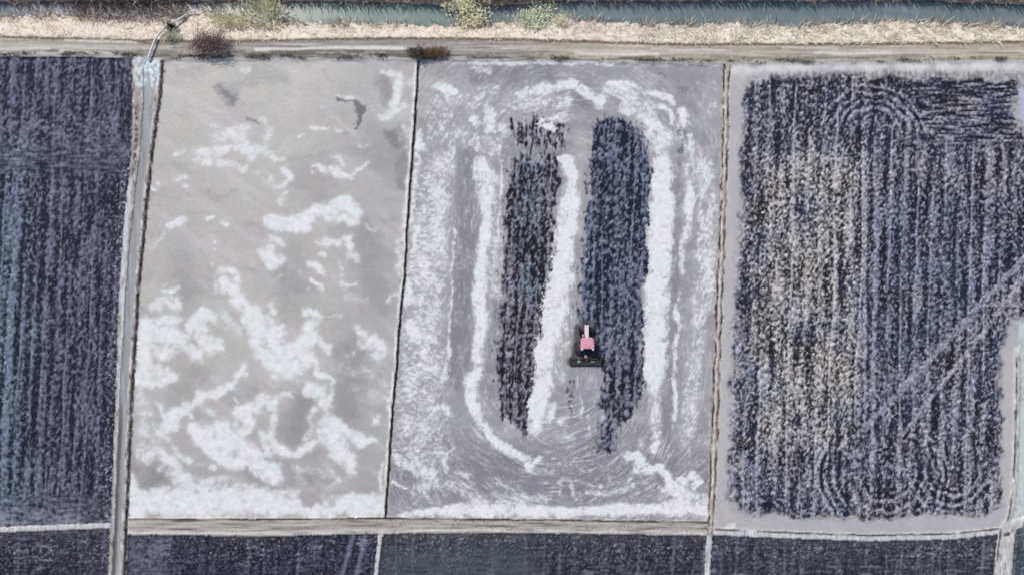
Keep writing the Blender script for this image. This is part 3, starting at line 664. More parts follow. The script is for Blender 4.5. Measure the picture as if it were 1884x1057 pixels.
mix(m * sst(5, 2, np.abs(dLf - 7)) * sst(330, 300, Y) * sst(190, 215, Y) * sst(-.2, .15, fbm(X, Y, 8, 7, octv=2, seed=145)) * .85, (64, 50, 50))
H += m * 0.15
H -= m * sst(4, 1.5, np.abs(dR - 3)) * .2
m = reg == DITCH
put(m, (158, 158, 160))
mix(m * sst(.0, .5, fbm(X, Y, 4, 120, octv=2, seed=146)) * .7, (178, 180, 188))
mix(m * sst(.1, .5, -fbm(X, Y, 4, 90, octv=2, seed=147)) * .7, (128, 128, 126))
mix(m * sst(220, 110, Y) * .55, (156, 176, 182))
mix(m * sst(5, 1.5, np.abs(X - DC + 3.5)) * sst(700, 800, Y) * .8, (88, 80, 74))
RO = np.where(m, .3, RO)
H -= m * .0
m = (reg == LEFTBUND) | (reg == DITCH)
spl = sst(1.25, .6, seg_dist(XW, YW, [(258, 112), (258, 150)], 13)) + sst(1.2, .6, seg_dist(XW, YW, [(288, 112), (286, 155)], 9)) + sst(1.2, .7, seg_dist(XW, YW, [(272, 108), (274, 116)], 14))
spl = np.clip(spl, 0, 1) * sst(-.25, .45, fbm(X, Y, 7, 11, octv=3, seed=148) + .16)
mix(m * spl * .95, (222, 231, 236))
H += m * spl * .06

def thin(mask, d, hw, base, light, dark, dside):
    bundcol(mask, base, light, dark, .7)
    H[mask] += ((0.24 + .16 * n_fin[mask].reshape(-1).mean() + .2 * n_fin) * np.clip(1 - (np.abs(d) / hw) ** 2, 0, 1))[mask]
m = reg == BUND1
thin(m, X - B1, 5.5, (178, 172, 172), (220, 216, 216), (120, 112, 112), 1)
mix(m * sst(3.0, 1.2, np.abs(X - B1 + 3.4)) * sst(-.5, .1, fbm(X, Y, 6, 26, octv=2, seed=150)) * .9, (226, 222, 222))
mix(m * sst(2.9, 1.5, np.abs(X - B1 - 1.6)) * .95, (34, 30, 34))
H -= m * sst(2.8, 1.0, np.abs(X - B1 - 2.4)) * .34
m = reg == BUND2
thin(m, X - B2, 7.5, (196, 186, 180), (228, 220, 214), (128, 116, 108), 0)
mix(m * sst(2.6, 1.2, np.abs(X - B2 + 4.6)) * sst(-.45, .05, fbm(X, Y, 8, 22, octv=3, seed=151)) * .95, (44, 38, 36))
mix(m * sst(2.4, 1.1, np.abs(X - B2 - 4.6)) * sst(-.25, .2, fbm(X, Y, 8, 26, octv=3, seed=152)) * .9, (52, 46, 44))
H -= m * (sst(2.6, 1.0, np.abs(X - B2 + 4.6)) + sst(2.4, 1, np.abs(X - B2 - 5))) * .22
m = reg == LOWROAD
put(m, (176, 168, 162))
lg = fbm(X, Y, 110, 3.6, octv=3, seed=153)
mix(m * sst(.0, .4, lg) * .8, (196, 190, 184))
mix(m * sst(.0, .4, -lg) * .85, (108, 100, 96))
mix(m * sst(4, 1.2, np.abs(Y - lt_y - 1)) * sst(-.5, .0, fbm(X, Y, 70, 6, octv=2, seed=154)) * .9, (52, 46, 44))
mix(m * sst(5, 1.5, np.abs(Y - (lb_y - 5))) * sst(-.4, .2, fbm(X, Y, 50, 6, octv=2, seed=155)) * .85, (220, 214, 206))
H += m * (.2 + .1 * lg)
m = reg == THINBUND
bundcol(m, (200, 198, 200), (232, 230, 232), (124, 118, 116), .8)
mix(m * (Y < 960 + 45) * (X > 1315) * sst(2.6, 1.0, np.abs(Y - tr_y + 4)) * sst(-.5, .0, n_mid + .1) * .9, (70, 60, 58))
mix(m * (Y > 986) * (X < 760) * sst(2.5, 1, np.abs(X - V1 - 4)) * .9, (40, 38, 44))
H += m * .16
m = reg == RIGHTBUND
bundcol(m, (196, 192, 190), (228, 226, 224), (110, 104, 104))
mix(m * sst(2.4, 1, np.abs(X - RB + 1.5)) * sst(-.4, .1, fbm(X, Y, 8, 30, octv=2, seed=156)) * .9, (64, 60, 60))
H += m * .2
# weeds and white crust along the straight edges of the fields
crust = sst(7, 1, np.abs(road_y + 3 - Y)) * ((reg == P1) | (reg == P2)) * sst(-.1, .3, fbm(X, Y, 30, 6, octv=2, seed=157))
mix(crust * .5, (226, 222, 222))
m = (reg == F_RIGHT)
mix(m * sst(28, 8, Y - road_y) * sst(-.5, .2, n_mid) * .9 * (1 - .6 * edgeR), (228, 223, 223))
hair = sst(-.1, .3, fbm(X, Y, 5, 22, octv=3, seed=160)) * sst(34, 22, Y - road_y) * sst(8, 20, Y - road_y) * sst(1400, 1440, X)
mix(m * hair * .6, (84, 78, 80))
mix(m * (X < 1370) * sst(.0, .5, n_fin + n_mid) * .4, (198, 190, 188))
mix(m * (1 - sst(.5, 1.3, seg_dist(XW, YW, [(1325, 975), (1350, 968)], 6))) * .7, (226, 222, 220))
mix(m * (1 - sst(.5, 1.3, seg_dist(XW, YW, [(1880, 170), (1884, 215)], 9))) * .8, (188, 190, 208))

# the land rises to the road and drops to the river
bank_t = np.clip((Y - near_y) / np.maximum(foot_y - near_y, 4), 0, 1)
H += np.where(reg == BANK, -0.9 + 1.14 * bank_t ** .8 + .12 * bankgrain, 0)
H += np.where(reg == RIVER, -1.0, 0)
fb = np.clip((far_y - Y) / 30, 0, 1)
H += np.where(reg == FARBANK, -.9 + 1.6 * fb + .15 * bankgrain, 0)
H += np.where((reg != RIVER), n_pix * .02, 0)
Hs = blur(H, 1)
Hb = blur(H, 4)
near_road = sst(14, 7, np.abs(Y - road_y))
H = np.where(reg == RIVER, H, .5 * H + .5 * Hs)
H = H * (1 - near_road) + Hb * near_road
C[:] = np.clip(C, .004, .86)
reg[(reg == F_RIGHT) & (inR < .5)] = MARGIN

# ------------------------------------------------------------------ materials
def ground_mat(name, bump=.25, nscale=2.2, spec=.25, contrast=.22):
    m = bpy.data.materials.new(name)
    m.use_nodes = True
    n, l = m.node_tree.nodes, m.node_tree.links
    b = n['Principled BSDF']
    b.inputs['Specular IOR Level'].default_value = spec
    at = n.new('ShaderNodeAttribute')
    at.attribute_name = 'col'
    ar = n.new('ShaderNodeAttribute')
    ar.attribute_name = 'rough'
    tc = n.new('ShaderNodeTexCoord')
    no = n.new('ShaderNodeTexNoise')
    no.inputs['Scale'].default_value = nscale
    no.inputs['Detail'].default_value = 5
    no.inputs['Roughness'].default_value = .7
    l.new(tc.outputs['Object'], no.inputs['Vector'])
    mr = n.new('ShaderNodeMapRange')
    mr.inputs['From Min'].default_value = .25
    mr.inputs['From Max'].default_value = .75
    mr.inputs['To Min'].default_value = 1 - contrast
    mr.inputs['To Max'].default_value = 1 + contrast
    l.new(no.outputs['Fac'], mr.inputs['Value'])
    mx = n.new('ShaderNodeVectorMath')
    mx.operation = 'SCALE'
    l.new(at.outputs['Color'], mx.inputs[0])
    l.new(mr.outputs['Result'], mx.inputs['Scale'])
    l.new(mx.outputs['Vector'], b.inputs['Base Color'])
    l.new(ar.outputs['Fac'], b.inputs['Roughness'])
    bp = n.new('ShaderNodeBump')
    bp.inputs['Strength'].default_value = bump
    bp.inputs['Distance'].default_value = .08
    l.new(no.outputs['Fac'], bp.inputs['Height'])
    l.new(bp.outputs['Normal'], b.inputs['Normal'])
    return m


def plain_mat(name, col, rough=.5, metal=0.0, spec=.5, dirt=None, dscale=6.0, damt=.4, alpha=None):
    m = bpy.data.materials.new(name)
    m.use_nodes = True
    n, l = m.node_tree.nodes, m.node_tree.links
    b = n['Principled BSDF']
    b.inputs['Roughness'].default_value = rough
    b.inputs['Metallic'].default_value = metal
    b.inputs['Specular IOR Level'].default_value = spec
    tc = n.new('ShaderNodeTexCoord')
    no = n.new('ShaderNodeTexNoise')
    no.inputs['Scale'].default_value = dscale
    no.inputs['Detail'].default_value = 4
    l.new(tc.outputs['Object'], no.inputs['Vector'])
    cr = n.new('ShaderNodeValToRGB')
    cr.color_ramp.elements[0].position = .35
    cr.color_ramp.elements[1].position = .72
    c2 = dirt if dirt is not None else tuple(c * .7 for c in col)
    cr.color_ramp.elements[0].color = (*col, 1)
    cr.color_ramp.elements[1].color = (*[a * (1 - damt) + b_ * damt for a, b_ in zip(col, c2)], 1)
    l.new(no.outputs['Fac'], cr.inputs['Fac'])
    l.new(cr.outputs['Color'], b.inputs['Base Color'])
    return m


M_MUD = ground_mat('muddy_water_and_foam', bump=.12, nscale=1.6, spec=.22, contrast=.07)
M_SOIL = ground_mat('wet_stubble_soil', bump=.5, nscale=3.2, spec=.2, contrast=.3)
M_DIRT = ground_mat('packed_dirt', bump=.4, nscale=3.0, spec=.15, contrast=.2)
M_BANK = ground_mat('dry_bank_soil', bump=.25, nscale=2.6, spec=.1, contrast=.14)
M_WATER = ground_mat('river_water', bump=.05, nscale=.7, spec=.5, contrast=.1)
M_PLANT = ground_mat('dry_plant_matter', bump=0.0, nscale=.8, spec=.1, contrast=.2)
_n, _l = M_PLANT.node_tree.nodes, M_PLANT.node_tree.links
_tr = _n.new('ShaderNodeBsdfTranslucent')
_mx = _n.new('ShaderNodeMixShader')
_mx.inputs[0].default_value = .15
_l.new(_n['Principled BSDF'].inputs['Base Color'].links[0].from_socket, _tr.inputs['Color'])
_l.new(_n['Principled BSDF'].outputs[0], _mx.inputs[1])
_l.new(_tr.outputs[0], _mx.inputs[2])
_l.new(_mx.outputs[0], _n['Material Output'].inputs['Surface'])


def mesh_from(name, verts, faces, cols=None, rough=None, mat=None, smooth=True):
    me = bpy.data.meshes.new(name)
    nv, nf, k = len(verts), len(faces), faces.shape[1]
    me.vertices.add(nv)
    me.vertices.foreach_set('co', np.ascontiguousarray(verts, np.float32).ravel())
    me.loops.add(nf * k)
    me.loops.foreach_set('vertex_index', np.ascontiguousarray(faces, np.int32).ravel())
    me.polygons.add(nf)
    me.polygons.foreach_set('loop_start', np.arange(0, nf * k, k, dtype=np.int32))
    me.polygons.foreach_set('use_smooth', np.full(nf, smooth))
    if cols is not None:
        a = me.attributes.new('col', 'FLOAT_COLOR', 'POINT')
        a.data.foreach_set('color', np.ascontiguousarray(np.concatenate([cols, np.ones((nv, 1))], 1), np.float32).ravel())
    if rough is not None:
        a = me.attributes.new('rough', 'FLOAT', 'POINT')
        a.data.foreach_set('value', np.ascontiguousarray(rough, np.float32))
    me.update()
    me.validate()
    if mat:
        me.materials.append(mat)
    return me


def link(name, me, parent=None):
    o = bpy.data.objects.new(name, me)
    COL.objects.link(o)
    if parent:
        o.parent = parent
    return o


# ------------------------------------------------------------------ ground meshes: one object per field, road, bank, bund
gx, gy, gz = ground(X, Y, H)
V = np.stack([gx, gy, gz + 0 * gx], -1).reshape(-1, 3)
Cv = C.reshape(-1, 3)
Rv = RO.reshape(-1)
idx = np.arange(NX * NY).reshape(NY, NX)
quads = np.stack([idx[1:, :-1], idx[1:, 1:], idx[:-1, 1:], idx[:-1, :-1]], -1).reshape(-1, 4)
freg = reg[:-1, :-1].reshape(-1)
NAMES = {FARBANK: ('river_bank', M_BANK), RIVER: ('river', M_WATER), BANK: ('river_bank', M_BANK), ROAD: ('dirt_road', M_DIRT), F_LEFT: ('stubble_field', M_SOIL),
         LEFTBUND: ('ditch_bank', M_DIRT), DITCH: ('irrigation_ditch', M_MUD), P1: ('paddy_field', M_MUD), BUND1: ('field_bund', M_DIRT), P2: ('paddy_field', M_MUD),
         BUND2: ('field_bund', M_DIRT), F_RIGHT: ('stubble_field', M_SOIL), LOWROAD: ('farm_track', M_DIRT), F_BL: ('stubble_field', M_SOIL), F_B1: ('stubble_field', M_SOIL),
         F_B2: ('stubble_field', M_SOIL), F_BR: ('stubble_field', M_SOIL), THINBUND: ('field_bund', M_DIRT), RIGHTBUND: ('ditch_bank', M_DIRT), F_EDGE: ('paddy_field', M_MUD), F_BE: ('stubble_field', M_SOIL), MARGIN: ('mud_margin', M_MUD)}
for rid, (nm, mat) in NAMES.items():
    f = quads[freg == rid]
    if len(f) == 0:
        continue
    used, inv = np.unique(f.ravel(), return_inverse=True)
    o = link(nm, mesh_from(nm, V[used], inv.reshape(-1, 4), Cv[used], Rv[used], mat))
    o['kind'] = 'structure'

# the land goes on outside the picture: coarse continuation, then one sheet to the horizon
STP2 = 7.0
ex = np.concatenate([np.arange(-420, X0, STP2), [X0], np.arange(X0 + 28, X1 - 28, 28), [xs[-1]], np.arange(xs[-1] + STP2, 2310, STP2)])
ey = np.concatenate([np.arange(-330, Y0, STP2), [Y0], np.arange(Y0 + 28, Y1 - 28, 28), [ys[-1]], np.arange(ys[-1] + STP2, 1390, STP2)])
EX, EY = np.meshgrid(ex, ey)
sx = np.where(EX < X0 + 2, 2 * X0 - EX + 2, np.where(EX > xs[-1] - 2, 2 * xs[-1] - EX - 2, EX))
sy = np.where(EY > ys[-1] - 2, 2 * ys[-1] - EY - 2, np.maximum(EY, Y0))
si, sj = np.clip(((sy - Y0) / STEP).astype(int), 0, NY - 1), np.clip(((sx - X0) / STEP).astype(int), 0, NX - 1)
EC, EH, ER = C[si, sj], H[si, sj], RO[si, sj]
up = EY < Y0
ebn = fbm(EX, EY, 60, 40, octv=3, seed=170)
EC = np.where(up[..., None], lin((196, 182, 160)) * (1 + .35 * ebn[..., None]), EC)
EH = np.where(up, .7 + .15 * ebn, EH)
inside = (EX > X0) & (EX < xs[-1]) & (EY > Y0) & (EY < ys[-1])
g = ground(EX, EY, EH)
EV = np.stack(np.broadcast_arrays(*g), -1).reshape(-1, 3)
ei = np.arange(EX.size).reshape(EX.shape)
eq = np.stack([ei[1:, :-1], ei[1:, 1:], ei[:-1, 1:], ei[:-1, :-1]], -1).reshape(-1, 4)
cxm = (EX[:-1, :-1] + EX[1:, 1:]) / 2
cym = (EY[:-1, :-1] + EY[1:, 1:]) / 2
keep = ~((cxm > X0) & (cxm < xs[-1]) & (cym > Y0) & (cym < ys[-1])).reshape(-1)
o = link('surrounding_fields', mesh_from('surrounding_fields', EV, eq[keep], EC.reshape(-1, 3), ER.reshape(-1), M_SOIL))
o['kind'] = 'structure'
nG = 40
tt = np.linspace(-2500, 2500, nG)
TX, TY = np.meshgrid(tt, tt)
gi = np.arange(nG * nG).reshape(nG, nG)
gq = np.stack([gi[:-1, :-1], gi[:-1, 1:], gi[1:, 1:], gi[1:, :-1]], -1).reshape(-1, 4)
GV = np.stack([TX, TY, np.full(TX.shape, -1.6)], -1).reshape(-1, 3)
gc = lin((120, 114, 116)) * (1 + .3 * fbm(TX, TY, 300, octv=2, seed=171).reshape(-1, 1))
o = link('ground', mesh_from('ground', GV, gq, gc, np.full(nG * nG, .9), M_SOIL))
o['kind'] = 'structure'


def canvas(px, py, arr):
    i = np.clip(np.rint((py - Y0) / STEP).astype(int), 0, NY - 1)
    j = np.clip(np.rint((px - X0) / STEP).astype(int), 0, NX - 1)
    return arr[i, j]


# ------------------------------------------------------------------ blades: reeds, grass, twigs, leaves
def blade_mesh(name, base, tip, width, cols, side=None):
    """each blade a thin kite of two triangles from base to tip"""
    n = len(base)
    d = tip - base
    if side is None:
        side = np.cross(d, np.array([0, 0, 1.0]) + rng.normal(size=(n, 3)) * .3)
    side /= np.linalg.norm(side, axis=1, keepdims=True) + 1e-9
    mid = base + d * .45 + np.array([0, 0, 1]) * (np.linalg.norm(d, axis=1, keepdims=True) * .08)
    w = np.asarray(width).reshape(-1, 1)
    v = np.stack([base, mid - side * w * .5, tip, mid + side * w * .5], 1).reshape(-1, 3)
    f = np.arange(n * 4).reshape(n, 4)
    f = np.concatenate([f[:, [0, 1, 3]], f[:, [1, 2, 3]]])
    c = np.repeat(cols, 4, 0)
    return mesh_from(name, v, f, c, np.full(n * 4, .85), M_PLANT, smooth=False)


def scatter(n, x0, x1, y0, y1, accept):
    px = rng.random(n) * (x1 - x0) + x0
    py = rng.random(n) * (y1 - y0) + y0
    k = accept(px, py)
    return px[k], py[k]


def stuff_blades(name, px, py, length, lean, width, pal, dirbias=(0, 0), zoff=0.0):
    n = len(px)
    h = canvas(px, py, H)
    b = np.stack(np.broadcast_arrays(*ground(px, py, h + zoff)), -1)
    L = length * (.5 + rng.random(n))
    az = rng.random(n) * 2 * math.pi
    ln = lean * (.4 + .9 * rng.random(n))
    t = b + np.stack([np.cos(az) * np.sin(ln) * L + dirbias[0], np.sin(az) * np.sin(ln) * L + dirbias[1], np.cos(ln) * L], -1)
    pal = np.array([lin(c) for c in pal])
    c = pal[rng.integers(0, len(pal), n)] * (.8 + .4 * rng.random((n, 1)))
    o = link(name, blade_mesh(name, b, t, width * (.6 + .8 * rng.random(n)), c))
    o['kind'] = 'stuff'
    return o


CREAM = [(240, 230, 218), (232, 218, 206), (244, 238, 230), (222, 206, 190), (234, 228, 212), (212, 194, 182)]
px, py = scatter(9000, 1180, 1944, 40, 80, lambda a, b: (canvas(a, b, reg) == BANK) & (canvas(a, b, fbm(X, Y, 26, 12, octv=2, seed=181)) > .02))
stuff_blades('white_grass_clumps', px, py, .6, 1.2, .09, [(238, 234, 220), (228, 222, 204), (244, 240, 230), (210, 202, 182)], dirbias=(.05, -.1))
px, py = scatter(60000, 690, 1345, 100, 1000, lambda a, b: ((canvas(a, b, reg) == BUND1) | (canvas(a, b, reg) == BUND2) | (canvas(a, b, reg) == LOWROAD)) & (canvas(a, b, fbm(X, Y, 16, 16, octv=2, seed=182)) > .1))
stuff_blades('bund_grass', px, py, .25, 1.15, .05, [(98, 88, 78), (140, 128, 114), (206, 198, 186), (72, 64, 58), (182, 170, 154)])
px, py = scatter(15000, -60, 1944, 20, 84, lambda a, b: (canvas(a, b, reg) == BANK) & (rng.random(len(a)) < .35 + .6 * canvas(a, b, sst(-.2, .3, n_mid))))
stuff_blades('dry_bank_reeds', px, py, .55, 1.25, .07, CREAM, dirbias=(.05, -.12))
px, py = scatter(20000, -60, 1944, 15, 60, lambda a, b: (np.abs(b - canvas(a, b, near_y) - 2) < 6) & (rng.random(len(a)) < .2 + .8 * canvas(a, b, sst(-.1, .3, n_mid))))
stuff_blades('waterside_reeds', px, py, 1.0, .9, .07, CREAM + [(130, 116, 104), (150, 140, 110), (110, 100, 96)], dirbias=(.0, .25))
px, py = scatter(20000, -60, 1944, -60, 14, lambda a, b: canvas(a, b, reg) == FARBANK)
stuff_blades('far_bank_reeds', px, py, 1.3, .9, .08, [(196, 180, 158), (150, 128, 112), (214, 204, 184), (118, 98, 88), (176, 156, 130)])
px, py = scatter(2200, 130, 345, 0, 40, lambda a, b: canvas(a, b, brown) > .3)
stuff_blades('withered_brown_weeds', px, py, .9, 1.0, .06, [(132, 114, 118), (112, 96, 104), (160, 142, 138), (104, 98, 96), (186, 172, 158), (120, 112, 128)])
px, py = scatter(60000, 190, 310, 105, 1100, lambda a, b: (canvas(a, b, reg) == LEFTBUND) & (np.abs(canvas(a, b, dR) - 3) < 5) & (rng.random(len(a)) < canvas(a, b, sst(-.1, .3, n_fin))))
stuff_blades('ditch_side_grass', px, py, .28, 1.1, .05, [(60, 54, 48), (96, 84, 72), (130, 116, 104), (190, 178, 168), (74, 60, 54)])
px, py = scatter(90000, -60, 1944, 95, 122, lambda a, b: (np.abs(b - canvas(a, b, road_y) + 5) < 4) & (rng.random(len(a)) < canvas(a, b, sst(.0, .35, fbm(X, Y, 50, 8, octv=2, seed=180)))))
stuff_blades('road_verge_grass', px[:9000], py[:9000], .3, 1.1, .05, [(92, 84, 70), (120, 110, 92), (72, 66, 58), (200, 190, 176)])
# straw standing in the unworked fields
dry = (((reg == F_RIGHT) & (inR > .6)) | (reg == F_LEFT) | (reg == F_BL) | (reg == F_B1) | (reg == F_B2) | (reg == F_BR) | ((reg == P2) & (rag > .6)))
px, py = scatter(70000, -60, 1944, 105, 1120, lambda a, b: canvas(a, b, dry) & (rng.random(len(a)) < canvas(a, b, np.where(reg == F_RIGHT, .55 + .35 * bright, .3))))
stuff_blades('straw_stubble', px, py, .22, 1.15, .07, [(150, 146, 156), (176, 170, 176), (112, 108, 124), (70, 68, 84), (196, 190, 194), (128, 124, 138)], zoff=-.02)


# ------------------------------------------------------------------ things: helpers
def thing(name, label, cat, loc, group=None):
    o = bpy.data.objects.new(name, None)
    COL.objects.link(o)
    o.location = loc
    o.empty_display_size = .3
    o['label'] = label
    o['category'] = cat
    if group:
        o['group'] = group
    return o


def shrub(name, label, cat, cpx, cpy, rx, ry, height, n, pal, blade=(.3, .05), twig=(150, 138, 112), kind='round', group=None, part='foliage'):
    h = float(canvas(np.array([cpx]), np.array([cpy]), H)[0])
    base = gv(cpx, cpy, h)
    t = thing(name, label, cat, base, group)
    sx_, sy_ = rx / 14.0, ry / 14.0
    # stems: from the foot outwards
    ns = 16
    az = rng.random(ns) * 2 * math.pi
    rr = .35 + .6 * rng.random(ns)
    tip = np.stack([np.cos(az) * sx_ * rr, np.sin(az) * sy_ * rr, height * (.5 + .5 * rng.random(ns))], -1)
    st_b = np.stack([np.cos(az) * sx_ * .12, np.sin(az) * sy_ * .12, np.zeros(ns)], -1)
    me = blade_mesh('stem', st_b, tip, np.full(ns, .06), np.repeat(lin(twig)[None], ns, 0))
    link('stem', me, t)
    # leaf or twig mass in uneven clumps
    nc = 9
    ca = rng.random(nc) * 2 * math.pi
    cr_ = np.sqrt(rng.random(nc)) * .75
    cc = np.stack([np.cos(ca) * cr_ * sx_, np.sin(ca) * cr_ * sy_, height * (.35 + .5 * rng.random(nc))], -1)
    k = rng.integers(0, nc, n)
    off = rng.normal(size=(n, 3)) * np.array([sx_, sy_, height * .6]) * .26
    b = cc[k] + off
    b[:, 2] = np.maximum(b[:, 2], .03)
    if kind == 'round':
        d = rng.normal(size=(n, 3))
        d[:, 2] = np.abs(d[:, 2]) * .6
    elif kind == 'reed':
        d = np.stack([b[:, 0] / sx_ * .7 + rng.normal(size=n) * .35, b[:, 1] / sy_ * .5 + .25 + rng.normal(size=n) * .35, .7 + .3 * rng.random(n)], -1)
    else:
        d = np.stack([.8 * np.ones(n) + rng.normal(size=n) * .5, .7 * np.ones(n) + rng.normal(size=n) * .5, .5 * rng.random(n)], -1)
    d /= np.linalg.norm(d, axis=1, keepdims=True)
    tip = b + d * (blade[0] * (.5 + rng.random((n, 1))))
    pl = np.array([lin(c) for c in pal])
    c = pl[(k + rng.integers(0, 2, n)) % len(pl)] * (.85 + .3 * rng.random((n, 1)))
    me = blade_mesh(part, b, tip, blade[1] * (.6 + .8 * rng.random(n)), c)
    o = link(part, me, t)
    o['kind'] = 'stuff'
    return t


PALE = [(240, 236, 206), (232, 230, 196), (244, 240, 220), (224, 222, 184), (242, 232, 196)]
GP = 'pale bushes along the river'
shrub('pale_bush', 'pale yellow-green bush at the left end of the row on the near river bank', 'bush', 428, 38, 44, 20, 1.0, 700, PALE, (.6, .13), kind='reed', group=GP)
shrub('pale_bush', 'pale yellow-green bush jutting into the open water, just right of a low bush', 'bush', 486, 32, 42, 27, 1.2, 850, PALE, (.65, .13), kind='reed', group=GP)
shrub('pale_bush', 'tall pale bush on the far river bank, its crown hanging over the water', 'bush', 846, 6, 34, 26, 1.4, 800, PALE, (.5, .14), kind='round', group=GP)
shrub('pale_bush', 'pale bush standing mid-river below the overhanging far-bank crown', 'bush', 870, 33, 30, 24, 1.2, 700, PALE, (.5, .14), kind='round', group=GP)
shrub('pale_bush', 'rounded pale mint-green bush on the near bank, right of the two mid-river crowns', 'bush', 978, 36, 44, 22, 1.1, 850, [(224, 230, 206), (212, 220, 192), (234, 236, 216), (200, 208, 176)], (.5, .14), kind='round', group=GP)
shrub('pale_bush', 'small pale bush at the waterline, rightmost of the pale bushes', 'bush', 1032, 42, 17, 12, 1.0, 500, PALE, (.4, .05), kind='round', group=GP)
shrub('pale_bush', 'small grey-green bush below the white hose on the bank', 'bush', 322, 68, 18, 12, .9, 600, [(190, 192, 170), (170, 172, 150), (208, 206, 188)], (.35, .05), kind='round', group=GP)
shrub('dark_bush', 'small almost black bush right beside the white hose', 'bush', 318, 53, 10, 9, .9, 420, [(40, 40, 36), (58, 54, 48), (30, 32, 30), (88, 84, 78)], (.3, .07), kind='round')
shrub('dry_shrub', 'big reddish brown twiggy shrub leaning over the dirt road', 'shrub', 384, 92, 40, 22, 1.3, 620, [(112, 90, 94), (92, 74, 78), (134, 112, 112), (80, 64, 62), (160, 140, 134)], (1.5, .05), twig=(84, 58, 52), kind='lean', part='twigs')
shrub('dry_shrub', 'dark olive scrub at the head of the bund between the two pale paddies', 'shrub', 768, 99, 20, 13, 1.0, 800, [(72, 68, 58), (96, 90, 76), (54, 50, 46), (112, 104, 92)], (.4, .05), kind='round', part='twigs')
shrub('dry_shrub', 'rust brown scrub on the road edge right of the dark olive scrub', 'shrub', 802, 100, 24, 10, .8, 800, [(112, 84, 64), (134, 110, 90), (88, 64, 52), (150, 132, 116)], (.45, .045), twig=(110, 74, 54), kind='lean', part='twigs')


# ------------------------------------------------------------------ mesh builder for man-made things
class MB:
    def __init__(self):
        self.bm = bmesh.new()

    def box(self, c, s, bevel=0.0, rot=None, taper=None):
        r = bmesh.ops.create_cube(self.bm, size=1.0)
        vs = r['verts']
        for v in vs:
            if taper and v.co.z > 0:
                v.co.x *= taper[0]
                v.co.y *= taper[1]
            v.co = Vector((v.co.x * s[0], v.co.y * s[1], v.co.z * s[2]))
        if bevel:
            es = list({e for v in vs for e in v.link_edges})
            r2 = bmesh.ops.bevel(self.bm, geom=es, offset=bevel, segments=2, affect='EDGES', profile=.5)
            vs = list({v for f in r2['faces'] for v in f.verts} | {v for v in vs if v.is_valid})
        M = Matrix.Translation(Vector(c)) @ (rot.to_matrix().to_4x4() if rot else Matrix())
        bmesh.ops.transform(self.bm, matrix=M, verts=vs)
        return self

    def rod(self, a, b, r, r2=None, seg=10):
        a, b = Vector(a), Vector(b)
        d = b - a
        q = d.to_track_quat('Z', 'Y').to_matrix().to_4x4()
        bmesh.ops.create_cone(self.bm, cap_ends=True, segments=seg, radius1=r, radius2=r2 if r2 is not None else r, depth=d.length,
                              matrix=Matrix.Translation((a + b) / 2) @ q)
        return self

    def lathe(self, prof, seg=28, axis='X'):
        """closed profile of (along, radius) spun round the axis"""
        rings = []
        for k in range(seg):
            t = 2 * math.pi * k / seg
            rings.append([self.bm.verts.new((a, math.cos(t) * r, math.sin(t) * r)) for a, r in prof])
        n = len(prof)
        for k in range(seg):
            A, B = rings[k], rings[(k + 1) % seg]
            for i in range(n):
                self.bm.faces.new((A[i], A[(i + 1) % n], B[(i + 1) % n], B[i]))
        return self

    def done(self, name, mat, parent=None, loc=None, smooth=False):
        bmesh.ops.recalc_face_normals(self.bm, faces=self.bm.faces)
        me = bpy.data.meshes.new(name)
        self.bm.to_mesh(me)
        self.bm.free()
        me.materials.append(mat)
        if smooth:
            me.polygons.foreach_set('use_smooth', np.ones(len(me.polygons), bool))
        o = link(name, me, parent)
        if loc:
            o.location = loc
        return o


def tube(name, pts, r, mat, seg=10, parent=None):
    cu = bmesh.new()
    n = len(pts)
    rings = []
    for i, p in enumerate(pts):
        d = (pts[min(i + 1, n - 1)] - pts[max(i - 1, 0)]).normalized()
        s = d.cross(Vector((0, 0, 1))).normalized()
        u = s.cross(d)
        rings.append([cu.verts.new(p + (s * math.cos(a) + u * math.sin(a)) * r) for a in [2 * math.pi * k / seg for k in range(seg)]])
    for A, B in zip(rings[:-1], rings[1:]):
        for k in range(seg):
            cu.faces.new((A[k], A[(k + 1) % seg], B[(k + 1) % seg], B[k]))
    me = bpy.data.meshes.new(name)
    cu.to_mesh(me)
    cu.free()
    me.materials.append(mat)
    me.polygons.foreach_set('use_smooth', np.ones(len(me.polygons), bool))
    return link(name, me, parent)


def smooth_path(ctrl, n=48):
    P = [ctrl[0]] + ctrl + [ctrl[-1]]
    out = []
    for i in range(1, len(P) - 2):
        for k in range(n // (len(ctrl) - 1)):
            t = k / (n // (len(ctrl) - 1))
            a, b, c, d = P[i - 1], P[i], P[i + 1], P[i + 2]
            out.append(.5 * ((2 * b) + (c - a) * t + (2 * a - 5 * b + 4 * c - d) * t * t + (3 * b - a - 3 * c + d) * t ** 3))
    out.append(ctrl[-1])
    return out


M_HOSE = plain_mat('white_plastic_hose', (.84, .84, .84), .6, dirt=(.7, .68, .66), damt=.4)
hp = [(366, 26, -.92), (346, 27, -.5), (328, 36, .1), (312, 45, .25), (298, 56, .45), (287, 70, .6), (281, 84, .62), (276, 98, .6), (272, 111, .35)]
hose = tube('discharge_hose', smooth_path([gv(*p) for p in hp]), .12, M_HOSE)
hose['label'] = 'thin white hose curving from the river over the bank and road into the ditch'
hose['category'] = 'hose'

